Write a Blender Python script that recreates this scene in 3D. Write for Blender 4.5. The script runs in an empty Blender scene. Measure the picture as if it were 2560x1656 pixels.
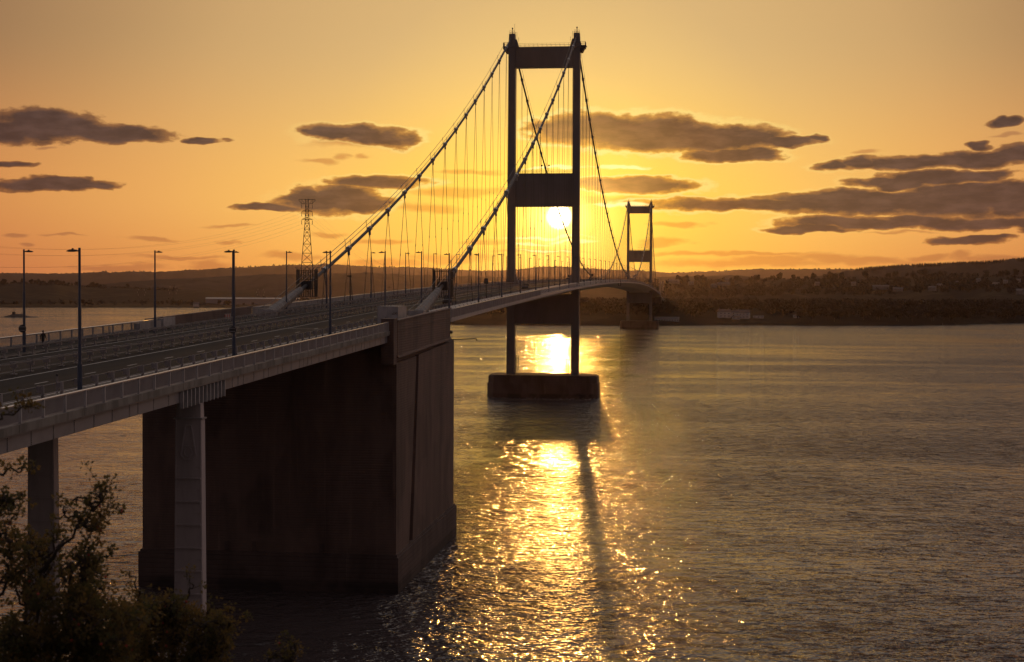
import bpy, bmesh, math, random
from mathutils import Vector, Matrix, Quaternion
random.seed(11)
PI = math.pi
S = bpy.context.scene
C = S.collection
R = math.radians

# ------------------------------------------------------------------ camera
CAM = Vector((-528.79, -52.02, 37.06))
YAW, PIT, ROLL, FPX = 0.1183, -0.0265, 0.0046, 3765.5
FW = Vector((math.cos(YAW)*math.cos(PIT), math.sin(YAW)*math.cos(PIT), math.sin(PIT)))
RT0 = Vector((math.sin(YAW), -math.cos(YAW), 0.0))
UP0 = RT0.cross(FW)
RT = RT0*math.cos(ROLL) + UP0*math.sin(ROLL)
UP = UP0*math.cos(ROLL) - RT0*math.sin(ROLL)
cd = bpy.data.cameras.new('camera')
cam = bpy.data.objects.new('camera', cd)
C.objects.link(cam)
M = Matrix((RT, UP, -FW)).transposed().to_4x4()
M.translation = CAM
cam.matrix_world = M
cd.sensor_width = 36.0
cd.lens = 36.0*FPX/2560.0
cd.clip_start = 0.5
cd.clip_end = 40000.0
cd.dof.use_dof = True
cd.dof.focus_distance = 260.0
cd.dof.aperture_fstop = 5.0
S.camera = cam

K = 2560.0/2381.0
def ray(X, Y):                       # survey helper: direction seen at a place in the 2381 px survey print
    return FW + RT*((X*K-1280.0)/FPX) - UP*((Y*K-828.0)/FPX)
def azel(X, Y):
    d = ray(X, Y)
    return math.degrees(math.atan2(d.y, d.x)), math.degrees(math.atan2(d.z, math.hypot(d.x, d.y)))

# ------------------------------------------------------------------ view
S.view_settings.view_transform = 'Standard'
S.view_settings.look = 'None'
S.view_settings.exposure = 0.0
S.view_settings.gamma = 1.0
S.view_settings.use_curve_mapping = False
S.render.engine = 'CYCLES'
S.cycles.max_bounces = 6
S.cycles.glossy_bounces = 3
S.cycles.diffuse_bounces = 2
S.cycles.transparent_max_bounces = 12
S.cycles.volume_bounces = 0
S.cycles.caustics_reflective = False
S.cycles.caustics_refractive = False
S.cycles.use_denoising = True

# ------------------------------------------------------------------ sun and sky
SUN_AZ, SUN_EL = 5.01, 2.83
SD = Vector((math.cos(R(SUN_EL))*math.cos(R(SUN_AZ)), math.cos(R(SUN_EL))*math.sin(R(SUN_AZ)), math.sin(R(SUN_EL))))
sl = bpy.data.lights.new('sun', 'SUN')
sl.energy = 0.36
sl.angle = R(0.5)
sl.color = (1.0, 0.45, 0.095)
sun = bpy.data.objects.new('sun', sl)
C.objects.link(sun)
sun.rotation_euler = SD.to_track_quat('Z', 'Y').to_euler()
sun.location = (0, 0, 300)

class NT:
    """small helper to write node trees"""
    def __init__(s, tree): s.t = tree; s.n = tree.nodes; s.l = tree.links
    def new(s, kind, **kw):
        n = s.n.new(kind)
        for k, v in kw.items(): setattr(n, k, v)
        return n
    def put(s, sock, v):
        if isinstance(v, bpy.types.NodeSocket): s.l.new(v, sock)
        elif v is not None: sock.default_value = v
    def m(s, op, a, b=None, c=None, clamp=False):
        n = s.new('ShaderNodeMath', operation=op); n.use_clamp = clamp
        for i, v in enumerate((a, b, c)): s.put(n.inputs[i], v) if v is not None else None
        return n.outputs[0]
    def v(s, op, a, b=None, c=None):
        n = s.new('ShaderNodeVectorMath', operation=op)
        for i, v in enumerate((a, b, c)): s.put(n.inputs[i], v) if v is not None else None
        return n.outputs['Value'] if op in ('LENGTH', 'DOT_PRODUCT', 'DISTANCE') else n.outputs['Vector']
    def scale(s, a, f):
        n = s.new('ShaderNodeVectorMath', operation='SCALE'); s.put(n.inputs[0], a); s.put(n.inputs['Scale'], f)
        return n.outputs['Vector']
    def sep(s, a):
        n = s.new('ShaderNodeSeparateXYZ'); s.put(n.inputs[0], a); return n.outputs
    def comb(s, x, y, z):
        n = s.new('ShaderNodeCombineXYZ')
        for i, v in enumerate((x, y, z)): s.put(n.inputs[i], v)
        return n.outputs[0]
    def ramp(s, fac, stops, interp='LINEAR'):
        n = s.new('ShaderNodeValToRGB'); s.put(n.inputs[0], fac)
        cr = n.color_ramp; cr.interpolation = interp
        while len(cr.elements) > 1: cr.elements.remove(cr.elements[-1])
        for i, (p, c) in enumerate(stops):
            e = cr.elements[0] if i == 0 else cr.elements.new(p)
            e.position = p; e.color = (c[0], c[1], c[2], 1) if not isinstance(c, (int, float)) else (c, c, c, 1)
        return n.outputs[0]
    def mix(s, f, a, b, blend='MIX'):
        n = s.new('ShaderNodeMix', data_type='RGBA', blend_type=blend)
        s.put(n.inputs[0], f)
        for i, v in ((6, a), (7, b)):
            s.put(n.inputs[i], (v[0], v[1], v[2], 1) if isinstance(v, tuple) else v)
        return n.outputs[2]
    def maprange(s, v, a, b, c=0.0, d=1.0, smooth=True):
        n = s.new('ShaderNodeMapRange'); n.interpolation_type = 'SMOOTHSTEP' if smooth else 'LINEAR'
        s.put(n.inputs[0], v)
        for i, q in enumerate((a, b, c, d)): s.put(n.inputs[i+1], q)
        return n.outputs[0]
    def noise(s, vec, scale, detail=4, rough=0.55, dim='3D', dist=0.0):
        n = s.new('ShaderNodeTexNoise', noise_dimensions=dim)
        s.put(n.inputs['Vector'], vec); n.inputs['Scale'].default_value = scale
        n.inputs['Detail'].default_value = detail; n.inputs['Roughness'].default_value = rough
        n.inputs['Distortion'].default_value = dist
        return n.outputs

W = bpy.data.worlds.new('World'); S.world = W; W.use_nodes = True
W.node_tree.nodes.clear()
g = NT(W.node_tree)
D = g.new('ShaderNodeTexCoord').outputs['Generated']
dx, dy, dz = g.sep(D)
theta = g.m('MULTIPLY', g.m('ARCCOSINE', g.m('MINIMUM', g.v('DOT_PRODUCT', D, tuple(SD)), 1.0)), 180/PI)
el = g.m('MULTIPLY', g.m('ARCSINE', dz), 180/PI)
az = g.m('MULTIPLY', g.m('ARCTAN2', dy, dx), 180/PI)
# angle round the compass from the sun drives the warm side, elevation the fade to the mauve zenith
dazs = g.m('ABSOLUTE', g.m('SUBTRACT', az, SUN_AZ))
t180 = g.m('DIVIDE', theta, 180.0)
def st(deg): return deg/180.0
low = g.ramp(t180, [(st(0), (.99, .54, .055)), (st(4), (.95, .49, .055)), (st(8), (.87, .39, .06)), (st(13), (.75, .28, .063)),
                    (st(20), (.58, .175, .058)), (st(40), (.28, .12, .075)), (st(90), (.13, .08, .073)), (st(180), (.10, .064, .064))])
mid = g.ramp(t180, [(st(0), (1., .66, .04)), (st(3), (1., .64, .055)), (st(6), (.96, .57, .095)), (st(10), (.87, .485, .118)), (st(15), (.77, .375, .104)),
                    (st(21), (.64, .26, .078)), (st(40), (.32, .16, .095)), (st(90), (.14, .09, .082)), (st(180), (.105, .070, .070))])
high = g.ramp(t180, [(st(0), (.90, .62, .17)), (st(5), (.84, .56, .19)), (st(9), (.64, .42, .175)), (st(14), (.56, .345, .145)), (st(18), (.43, .25, .108)), (st(22), (.32, .175, .08)),
                     (st(45), (.25, .165, .115)), (st(90), (.17, .12, .11)), (st(180), (.115, .083, .085))])
base = g.mix(g.maprange(el, -0.3, 3.6), low, mid)
base = g.mix(g.maprange(el, 3.2, 9.8), base, high)
zen = g.ramp(t180, [(st(0), (.60, .45, .30)), (st(15), (.58, .48, .39)), (st(25), (.56, .49, .44)), (st(40), (.44, .40, .40)), (st(60), (.23, .205, .215)), (st(90), (.125, .10, .105)), (st(180), (.075, .056, .060))])
base = g.mix(g.maprange(el, 9.5, 26.0), base, zen)
# faint physical sky under it all
nish = g.new('ShaderNodeTexSky', sky_type='NISHITA')
nish.sun_disc = False
nish.sun_elevation = R(SUN_EL)
nish.sun_rotation = R(90 - SUN_AZ)
nish.dust_density = 2.0
base = g.mix(1.0, base, g.mix(1.0, nish.outputs[0], (.004, .004, .004), 'MULTIPLY'), 'ADD')

# clouds: (X, Y, half width, half height) surveyed on the photograph, turned into compass bearing and elevation
DARK = [(1320, 302, 95, 24), (1510, 303, 170, 36), (1640, 330, 150, 24), (1990, 455, 240, 14), (2240, 440, 150, 14), (110, 293, 120, 38), (-60, 306, 150, 26), (260, 310, 150, 18), (20, 385, 62, 9), (100, 431, 150, 16), (140, 422, 55, 14), (220, 437, 45, 9), (470, 325, 46, 7),
        (815, 309, 132, 19), (740, 312, 60, 9), (880, 320, 75, 20), (775, 466, 120, 36), (700, 452, 40, 22), (620, 485, 95, 11), (850, 476, 70, 22), (880, 423, 110, 17),
        (1400, 300, 170, 34), (1560, 318, 200, 38), (1700, 322, 130, 30), (1830, 327, 85, 11), (1900, 321, 28, 6), (1710, 361, 125, 16), (1770, 352, 60, 12),
        (1510, 431, 105, 19), (1430, 430, 90, 14), (1760, 474, 260, 17), (2000, 474, 250, 27), (2200, 470, 190, 35), (2360, 462, 110, 40),
        (2070, 425, 100, 13), (2170, 415, 130, 16), (2280, 408, 85, 14), (1935, 392, 55, 13), (2010, 380, 60, 16), (2120, 378, 130, 19), (2260, 371, 110, 18), (2370, 361, 80, 20),
        (2322, 287, 46, 13), (2300, 283, 20, 11), (2278, 339, 30, 11), (2100, 520, 220, 14), (1960, 519, 140, 15), (2300, 518, 150, 15), (1880, 536, 95, 8), (2375, 532, 25, 18),
        (2235, 560, 95, 13), (2275, 552, 65, 6)]
SOFT = [(1930, 600, 110, 12), (1800, 605, 120, 13), (545, 526, 68, 5), (40, 551, 35, 5), (66, 570, 24, 5), (140, 547, 48, 3.5), (340, 552, 72, 4.5), (530, 562, 28, 4), (880, 563, 80, 9), (770, 545, 45, 5),
        (420, 600, 125, 5), (290, 624, 110, 11), (480, 622, 50, 18), (680, 596, 72, 11), (745, 374, 46, 6), (795, 366, 24, 6), (845, 366, 22, 6),
        (1080, 448, 140, 13), (1000, 484, 75, 14), (1100, 397, 95, 6), (1580, 518, 60, 7), (1545, 564, 62, 9), (1700, 590, 240, 6), (1740, 614, 230, 12), (2000, 608, 170, 10),
        (2350, 603, 140, 11), (2250, 597, 40, 10), (2080, 541, 95, 3.5), (2010, 352, 34, 6), (2335, 317, 40, 5), (835, 334, 118, 14), (1380, 465, 210, 14),
        (1620, 470, 180, 16), (1040, 600, 110, 14), (900, 615, 120, 10), (1240, 585, 120, 6), (100, 345, 30, 5), (1470, 285, 40, 8), (2170, 600, 60, 8), (1120, 560, 70, 8)]
P = g.comb(az, el, 0.0)
wn = g.noise(g.v('MULTIPLY', P, (0.42, 1.15, 1)), 1.0, 3, 0.55, '2D')
wv = g.sep(g.v('SUBTRACT', wn['Color'], (.5, .5, .5)))
Pw = g.v('ADD', P, g.comb(g.m('MULTIPLY', wv[0], 1.9), g.m('MULTIPLY', wv[1], 0.55), 0.0))
fine = g.noise(g.v('MULTIPLY', P, (1.5, 3.4, 1)), 1.0, 5, 0.62, '2D')['Fac']
DEG = 1.0/(3502*PI/180)
def field(cl):
    acc = None
    for X, Y, rx, ry in cl:
        a, e = azel(X, Y)
        sx, sy = 1/(rx*DEG*1.04), 1/(ry*DEG*1.08)
        l = g.v('LENGTH', g.v('MULTIPLY_ADD', Pw, (sx, sy, 0), (-a*sx, -e*sy, 0)))
        acc = l if acc is None else g.m('MINIMUM', acc, l)
    return acc
ln = g.m('MULTIPLY', g.m('SUBTRACT', fine, 0.5), 0.58)
fd = g.m('ADD', field(DARK), ln)
fs = g.m('ADD', field(SOFT), ln)
md = g.maprange(fd, 1.10, 0.88)
ms = g.maprange(fs, 1.15, 0.35)
# cloud body: a share of the sky light behind it plus grey mauve, thinner towards the sun
body_d = g.mix(1.0, g.mix(1.0, base, g.ramp(t180, [(st(0), (.55, .30, .16)), (st(4), (.17, .115, .12)), (st(9), (.10, .085, .14)), (st(20), (.10, .095, .165)), (st(180), (.5, .5, .6))]), 'MULTIPLY'), (.018, .016, .020), 'ADD')
shade = g.maprange(g.noise(g.v('MULTIPLY', P, (0.9, 3.0, 1)), 0.9, 4, 0.6, '2D')['Fac'], 0.3, 0.75, 0.80, 1.28)
body_d = g.mix(1.0, body_d, g.comb(shade, shade, shade), 'MULTIPLY')
thick = g.maprange(fd, 1.02, .58)
body_d = g.mix(thick, g.mix(1.0, base, g.ramp(t180, [(st(0), (.80, .55, .34)), (st(6), (.52, .39, .36)), (st(20), (.40, .36, .43)), (st(180), (.7, .7, .8))]), 'MULTIPLY'), body_d)
body_s = g.mix(1.0, base, g.ramp(t180, [(st(0), (.88, .62, .42)), (st(6), (.73, .55, .52)), (st(20), (.62, .6, .75)), (st(180), (.8, .8, .9))]), 'MULTIPLY')
col = g.mix(g.m('MULTIPLY', ms, 0.85), base, body_s)
# silver lining: a thin bright rim round the clouds near the sun
rim = g.m('MULTIPLY', g.maprange(fd, 1.34, 1.10), g.maprange(fd, 0.96, 1.10))
rimk = g.m('MULTIPLY', rim, g.maprange(theta, 14.0, 1.5, 0.0, 0.75))
col = g.mix(rimk, col, (1.0, .78, .26))
col = g.mix(g.m('MULTIPLY', md, 0.97), col, body_d)
# bright wisps close to the sun
BR = [(1270, 552, 95, 3.5), (1235, 565, 60, 3), (1440, 388, 70, 4), (1290, 391, 80, 3), (1450, 478, 70, 4), (1260, 585, 60, 2.5), (1330, 560, 50, 3)]
fb = g.maprange(g.m('ADD', field(BR), g.m('MULTIPLY', ln, 1.6)), 1.25, 0.4)
col = g.mix(g.m('MULTIPLY', fb, 0.8), col, (1.25, 1.0, .42))
# aureole and disc
th2 = theta
glow = g.ramp(g.m('DIVIDE', th2, 6.0, clamp=True), [(0, 1.0), (.08, .85), (.14, .52), (.24, .22), (.45, .07), (.75, .015), (1, 0)], 'EASE')
col = g.mix(1.0, col, g.mix(1.0, g.comb(glow, glow, glow), (2.8, 1.75, .5), 'MULTIPLY'), 'ADD')
core = g.maprange(th2, 0.54, 0.14)
col = g.mix(1.0, col, g.mix(1.0, g.comb(core, core, core), (14., 11.5, 7.), 'MULTIPLY'), 'ADD')
bg = g.new('ShaderNodeBackground'); g.put(bg.inputs[0], col); bg.inputs[1].default_value = 1.0
wo = g.new('ShaderNodeOutputWorld'); g.l.new(bg.outputs[0], wo.inputs[0])
W.cycles.sampling_method = 'MANUAL'
W.cycles.sample_map_resolution = 1024

# ------------------------------------------------------------------ materials
def mat(name, col, rough=0.6, metal=0.0, var=0.0, vscale=1.0, bump=0.0, bscale=4.0, col2=None, spec=0.5, stretch=(1, 1, 1)):
    m = bpy.data.materials.new(name); m.use_nodes = True
    t = NT(m.node_tree); b = m.node_tree.nodes['Principled BSDF']
    b.inputs['Roughness'].default_value = rough; b.inputs['Metallic'].default_value = metal
    b.inputs['Specular IOR Level'].default_value = spec
    pos = t.v('MULTIPLY', t.new('ShaderNodeNewGeometry').outputs['Position'], stretch)
    if var > 0:
        nz = t.noise(pos, vscale, 5, 0.6)['Fac']
        c2 = col2 or tuple(c*(1-var) for c in col)
        t.put(b.inputs['Base Color'], t.mix(t.maprange(nz, .38, .66), col, c2))
    else:
        b.inputs['Base Color'].default_value = (*col, 1)
    if bump > 0:
        bn = t.new('ShaderNodeBump'); bn.inputs['Strength'].default_value = 0.6; bn.inputs['Distance'].default_value = bump
        t.put(bn.inputs['Height'], t.noise(pos, bscale, 4, 0.6)['Fac']); t.put(b.inputs['Normal'], bn.outputs[0])
    return m

MAT = {}
MAT['tower'] = mat('painted_tower_steel', (.21, .19, .19), .5, var=.25, vscale=.12, stretch=(1, 1, .25))
MAT['white'] = mat('white_paint', (.52, .50, .50), .5, var=.22, vscale=1.3)
MAT['offwhite'] = mat('weathered_white_paint', (.43, .40, .395), .55, var=.35, vscale=.8, stretch=(1, 1, .3))
MAT['fascia'] = mat('stained_edge_concrete', (.33, .30, .265), .8, var=.45, vscale=.7, stretch=(1, 1, .25), bump=.01, bscale=3)
MAT['girder'] = mat('girder_paint', (.36, .33, .33), .5, var=.18, vscale=.5)
MAT['colpaint'] = mat('column_paint', (.58, .51, .51), .5, var=.22, vscale=.6, stretch=(1, 1, .2), bump=.006, bscale=2)
MAT['galv'] = mat('galvanised_steel', (.40, .40, .41), .42, .25, var=.25, vscale=2)
MAT['dark'] = mat('dark_steel', (.06, .06, .065), .5, .2)
MAT['lampblue'] = mat('lamp_post_paint', (.075, .10, .155), .35, var=.2, vscale=1)
MAT['gloss'] = mat('glossy_rail_paint', (.62, .58, .55), .28, .5, spec=.8)
MAT['cable'] = mat('cable_paint', (.11, .10, .10), .7, var=.2, vscale=.4)
MAT['rope'] = mat('hanger_rope', (.10, .095, .09), .5)
MAT['asphalt'] = mat('asphalt', (.030, .024, .023), .85, var=.4, vscale=.6, stretch=(.08, 1, 1), spec=.10)
MAT['paint'] = mat('road_paint', (.62, .60, .56), .6, var=.3, vscale=1.5)
MAT['footway'] = mat('footway_surface', (.50, .48, .46), .6, var=.2, vscale=.4)
MAT['deckgrey'] = mat('deck_box_paint', (.34, .33, .33), .45, var=.18, vscale=.1)
MAT['beam'] = mat('barrier_rail', (.16, .15, .15), .5)
MAT['glass'] = mat('dark_glass', (.015, .016, .018), .05)
MAT['tyre'] = mat('tyre_rubber', (.02, .02, .02), .85)
MAT['chrome'] = mat('rim_metal', (.4, .4, .42), .3, .8)
MAT['signback'] = mat('sign_back_grey', (.05, .05, .055), .55)
MAT['graffiti'] = mat('graffiti_paint', (.015, .015, .018), .6)
MAT['lens'] = mat('lamp_lens', (.25, .24, .22), .3)
MAT['insul'] = mat('glass_insulator', (.35, .33, .30), .15)
MAT['lattice'] = mat('weathered_lattice_steel', (.05, .045, .042), .6)
MAT['roof'] = mat('slate_roof', (.10, .09, .09), .6, var=.3, vscale=.6)
MAT['oldrender'] = mat('grey_render', (.26, .24, .235), .8, var=.3, vscale=.3)
MAT['sleeve'] = mat('sleeve_wrap', (.20, .175, .165), .6, var=.3, vscale=.8)
MAT['render'] = mat('white_render', (.60, .58, .56), .7, var=.15, vscale=.5)
MAT['shed'] = mat('grey_shed_cladding', (.30, .29, .30), .5)
MAT['rock'] = mat('shore_rock', (.07, .06, .05), .85, var=.4, vscale=.3, bump=.3, bscale=.6)
MAT['bark'] = mat('bark', (.06, .045, .035), .85)
MAT['jacket'] = mat('dark_jacket', (.025, .025, .03), .8)
MAT['trousers'] = mat('dark_trousers', (.03, .03, .035), .8)
MAT['skin'] = mat('skin', (.45, .28, .2), .55)
MAT['hair'] = mat('grey_hair', (.12, .11, .10), .7)
MAT['red'] = mat('red_plastic', (.45, .05, .03), .5)
MAT['woods'] = None

# board-marked tidal concrete: fine level courses, streaks and a dark wet band
def concrete(name, col, course=0.31):
    m = bpy.data.materials.new(name); m.use_nodes = True
    t = NT(m.node_tree); b = m.node_tree.nodes['Principled BSDF']
    b.inputs['Roughness'].default_value = .8
    pos = t.new('ShaderNodeNewGeometry').outputs['Position']; px, py, pz = t.sep(pos)
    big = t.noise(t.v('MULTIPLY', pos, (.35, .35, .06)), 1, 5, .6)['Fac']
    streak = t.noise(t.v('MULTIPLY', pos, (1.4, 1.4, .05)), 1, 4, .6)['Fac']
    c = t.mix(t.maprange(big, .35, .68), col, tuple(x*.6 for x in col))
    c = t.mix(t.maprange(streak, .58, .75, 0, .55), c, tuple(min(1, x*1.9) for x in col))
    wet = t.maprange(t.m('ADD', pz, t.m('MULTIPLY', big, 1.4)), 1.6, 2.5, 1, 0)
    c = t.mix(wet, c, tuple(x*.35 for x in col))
    t.put(b.inputs['Base Color'], c)
    fr = t.m('FRACT', t.m('DIVIDE', pz, course))
    h = t.maprange(t.m('ABSOLUTE', t.m('SUBTRACT', fr, .5)), .30, .48, 1, 0)
    grime = t.mix(t.maprange(h, .0, .9, .45, 0), c, tuple(x*.45 for x in col))
    patch = t.noise(t.v('MULTIPLY', pos, (.16, .16, .11)), 1, 3, .5)['Fac']
    t.put(b.inputs['Base Color'], t.mix(t.maprange(patch, .46, .56, 0, .30), grime, tuple(x*1.5 for x in col)))
    bn = t.new('ShaderNodeBump'); bn.inputs['Distance'].default_value = .02; bn.inputs['Strength'].default_value = 1.0
    t.put(bn.inputs['Height'], t.m('ADD', h, t.m('MULTIPLY', big, .5))); t.put(b.inputs['Normal'], bn.outputs[0])
    return m
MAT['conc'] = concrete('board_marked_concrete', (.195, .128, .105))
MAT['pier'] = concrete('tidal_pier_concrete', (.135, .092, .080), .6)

def landmat(name, a, b_, sc):
    m = bpy.data.materials.new(name); m.use_nodes = True
    t = NT(m.node_tree); b = m.node_tree.nodes['Principled BSDF']
    b.inputs['Roughness'].default_value = 1.0; b.inputs['Specular IOR Level'].default_value = .05
    pos = t.new('ShaderNodeNewGeometry').outputs['Position']
    vo = t.new('ShaderNodeTexVoronoi'); t.put(vo.inputs['Vector'], pos); vo.inputs['Scale'].default_value = sc
    f = t.sep(vo.outputs['Color'])[0]
    nz = t.noise(pos, sc*2.2, 6, .7)['Fac']
    c = t.mix(t.maprange(f, .55, .75), a, b_)
    c = t.mix(t.maprange(nz, .40, .60), c, tuple(x*.55 for x in a))
    t.put(b.inputs['Base Color'], c)
    return m
MAT['land'] = landmat('field_and_wood', (.017, .014, .011), (.034, .028, .018), 1/130)
MAT['hill'] = landmat('hill_fields', (.034, .026, .025), (.050, .040, .036), 1/420)
MAT['grass'] = mat('rough_grass', (.060, .062, .030), 1.0, var=.5, vscale=.2, spec=.05)
MAT['cliff'] = mat('cliff_grass', (.045, .05, .022), 1.0, var=.5, vscale=.6, bump=.2, bscale=1.2, spec=.05)

def foliage(name, a, b_, trans=0.0):
    m = bpy.data.materials.new(name); m.use_nodes = True
    t = NT(m.node_tree); b = m.node_tree.nodes['Principled BSDF']
    b.inputs['Roughness'].default_value = .65; b.inputs['Specular IOR Level'].default_value = .2
    pos = t.new('ShaderNodeNewGeometry').outputs['Position']
    nz = t.noise(pos, 1.0 if trans == 0 else 6.0, 3, .6)['Fac']
    c = t.mix(t.maprange(nz, .35, .65), a, b_)
    t.put(b.inputs['Base Color'], c)
    if trans > 0:
        tr = t.new('ShaderNodeBsdfTranslucent'); t.put(tr.inputs[0], c)
        mx = t.new('ShaderNodeMixShader'); mx.inputs[0].default_value = trans
        t.l.new(b.outputs[0], mx.inputs[1]); t.l.new(tr.outputs[0], mx.inputs[2])
        t.l.new(mx.outputs[0], m.node_tree.nodes['Material Output'].inputs[0])
    return m
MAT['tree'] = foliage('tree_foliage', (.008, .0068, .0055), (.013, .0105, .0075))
MAT['leaf'] = foliage('hawthorn_leaves', (.105, .105, .045), (.22, .15, .055), .50)

# ------------------------------------------------------------------ mesh helpers
class MB:
    def __init__(s): s.v = []; s.f = []
    def quad(s, a, b, c, d): n = len(s.v); s.v += [a, b, c, d]; s.f.append((n, n+1, n+2, n+3))
    def box(s, x0, x1, y0, y1, z0, z1):
        n = len(s.v)
        s.v += [(x0, y0, z0), (x1, y0, z0), (x1, y1, z0), (x0, y1, z0), (x0, y0, z1), (x1, y0, z1), (x1, y1, z1), (x0, y1, z1)]
        s.f += [tuple(n+i for i in q) for q in ((0, 3, 2, 1), (4, 5, 6, 7), (0, 1, 5, 4), (1, 2, 6, 5), (2, 3, 7, 6), (3, 0, 4, 7))]
        return s
    def frustum(s, c0, sx0, sy0, c1, sx1, sy1):
        n = len(s.v)
        for c, sx, sy in ((c0, sx0, sy0), (c1, sx1, sy1)):
            s.v += [(c[0]-sx/2, c[1]-sy/2, c[2]), (c[0]+sx/2, c[1]-sy/2, c[2]), (c[0]+sx/2, c[1]+sy/2, c[2]), (c[0]-sx/2, c[1]+sy/2, c[2])]
        s.f += [tuple(n+i for i in q) for q in ((0, 3, 2, 1), (4, 5, 6, 7), (0, 1, 5, 4), (1, 2, 6, 5), (2, 3, 7, 6), (3, 0, 4, 7))]
        return s
    def tube(s, pts, rad, k=6, cap=True):
        pts = [Vector(p) for p in pts]
        rads = rad if isinstance(rad, (list, tuple)) else [rad]*len(pts)
        n = len(s.v)
        for i, p in enumerate(pts):
            d = (pts[min(i+1, len(pts)-1)] - pts[max(i-1, 0)]).normalized()
            ref = Vector((0, 0, 1)) if abs(d.z) < .9 else Vector((1, 0, 0))
            u = d.cross(ref).normalized(); w = d.cross(u)
            for j in range(k):
                a = 2*PI*(j+.5)/k
                s.v.append(tuple(p + (u*math.cos(a) + w*math.sin(a))*rads[i]))
        for i in range(len(pts)-1):
            for j in range(k):
                a, b = n+i*k+j, n+i*k+(j+1) % k
                s.f.append((a, b, b+k, a+k))
        if cap:
            s.f.append(tuple(n+j for j in range(k))[::-1]); m = n+(len(pts)-1)*k
            s.f.append(tuple(m+j for j in range(k)))
        return s
    def bar(s, a, b, w): return s.tube([a, b], w, 4)
    def sweep(s, prof, xs, zf, close=True):
        n = len(s.v); k = len(prof)
        for x in xs:
            z = zf(x)
            s.v += [(x, p[0], z+p[1]) for p in prof]
        for i in range(len(xs)-1):
            for j in range(k if close else k-1):
                a, b = n+i*k+j, n+i*k+(j+1) % k
                s.f.append((a, b, b+k, a+k))
        if close:
            s.f.append(tuple(n+j for j in range(k))[::-1]); m = n+(len(xs)-1)*k
            s.f.append(tuple(m+j for j in range(k)))
        return s
    def mesh(s, name, material, smooth=False):
        me = bpy.data.meshes.new(name); me.from_pydata(s.v, [], s.f); me.update()
        if material: me.materials.append(material)
        if smooth:
            for p in me.polygons: p.use_smooth = True
        return me
    def build(s, name, material, parent=None, smooth=False, fixn=True):
        me = s.mesh(name, material, smooth)
        if fixn:
            bm = bmesh.new(); bm.from_mesh(me); bmesh.ops.recalc_face_normals(bm, faces=bm.faces); bm.to_mesh(me); bm.free()
        return link(name, me, parent)

def link(name, me, parent=None, loc=None):
    o = bpy.data.objects.new(name, me); C.objects.link(o)
    if parent: o.parent = parent
    if loc is not None: o.location = loc
    return o
def tag(o, label=None, cat=None, group=None, kind=None):
    if label: o['label'] = label
    if cat: o['category'] = cat
    if group: o['group'] = group
    if kind: o['kind'] = kind
    return o
def thing(name, label, cat, loc=(0, 0, 0), rz=0.0, group=None):
    o = bpy.data.objects.new(name, None); C.objects.link(o)
    o.location = loc; o.rotation_euler = (0, 0, rz); o.empty_display_size = .5
    return tag(o, label, cat, group)
def dup(root, loc, rz=0.0, label=None, group=None, scale=None):
    def cp(o, parent):
        c = o.copy(); C.objects.link(c)
        if parent: c.parent = parent
        for ch in o.children: cp(ch, c)
        return c
    r = cp(root, None); r.location = loc; r.rotation_euler = (0, 0, rz)
    if scale: r.scale = scale
    if label: r['label'] = label
    if group: r['group'] = group
    return r
ORD = ['first', 'second', 'third', 'fourth', 'fifth', 'sixth', 'seventh', 'eighth', 'ninth', 'tenth', 'eleventh', 'twelfth']
HAZE = (1.5e-5, 0.86)
# ------------------------------------------------------------------ bridge geometry constants
SPAN, CABLE_Y = 987.6, 11.43
def zc(x):                                     # road crown height along the bridge
    if x < -348: return 32.15 + .0245*(x+348)
    if x <= 1292: return 43.4 - 1.587e-5*(x-494)**2
    return 33.29 - .0253*(x-1292)
def zd(x, y=0.0): return zc(x) - .015*abs(y)
def zcable(x):
    if 0 <= x <= SPAN: return 45.9 + 3.3e-4*(x-493.8)**2
    u = -x if x < 0 else x - SPAN
    return 126.3 - (126.3-33.4)/306.0*u - 3.39e-4*u*(306-u)
def lin(a, b, n): return [a+(b-a)*i/n for i in range(n+1)]

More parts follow.
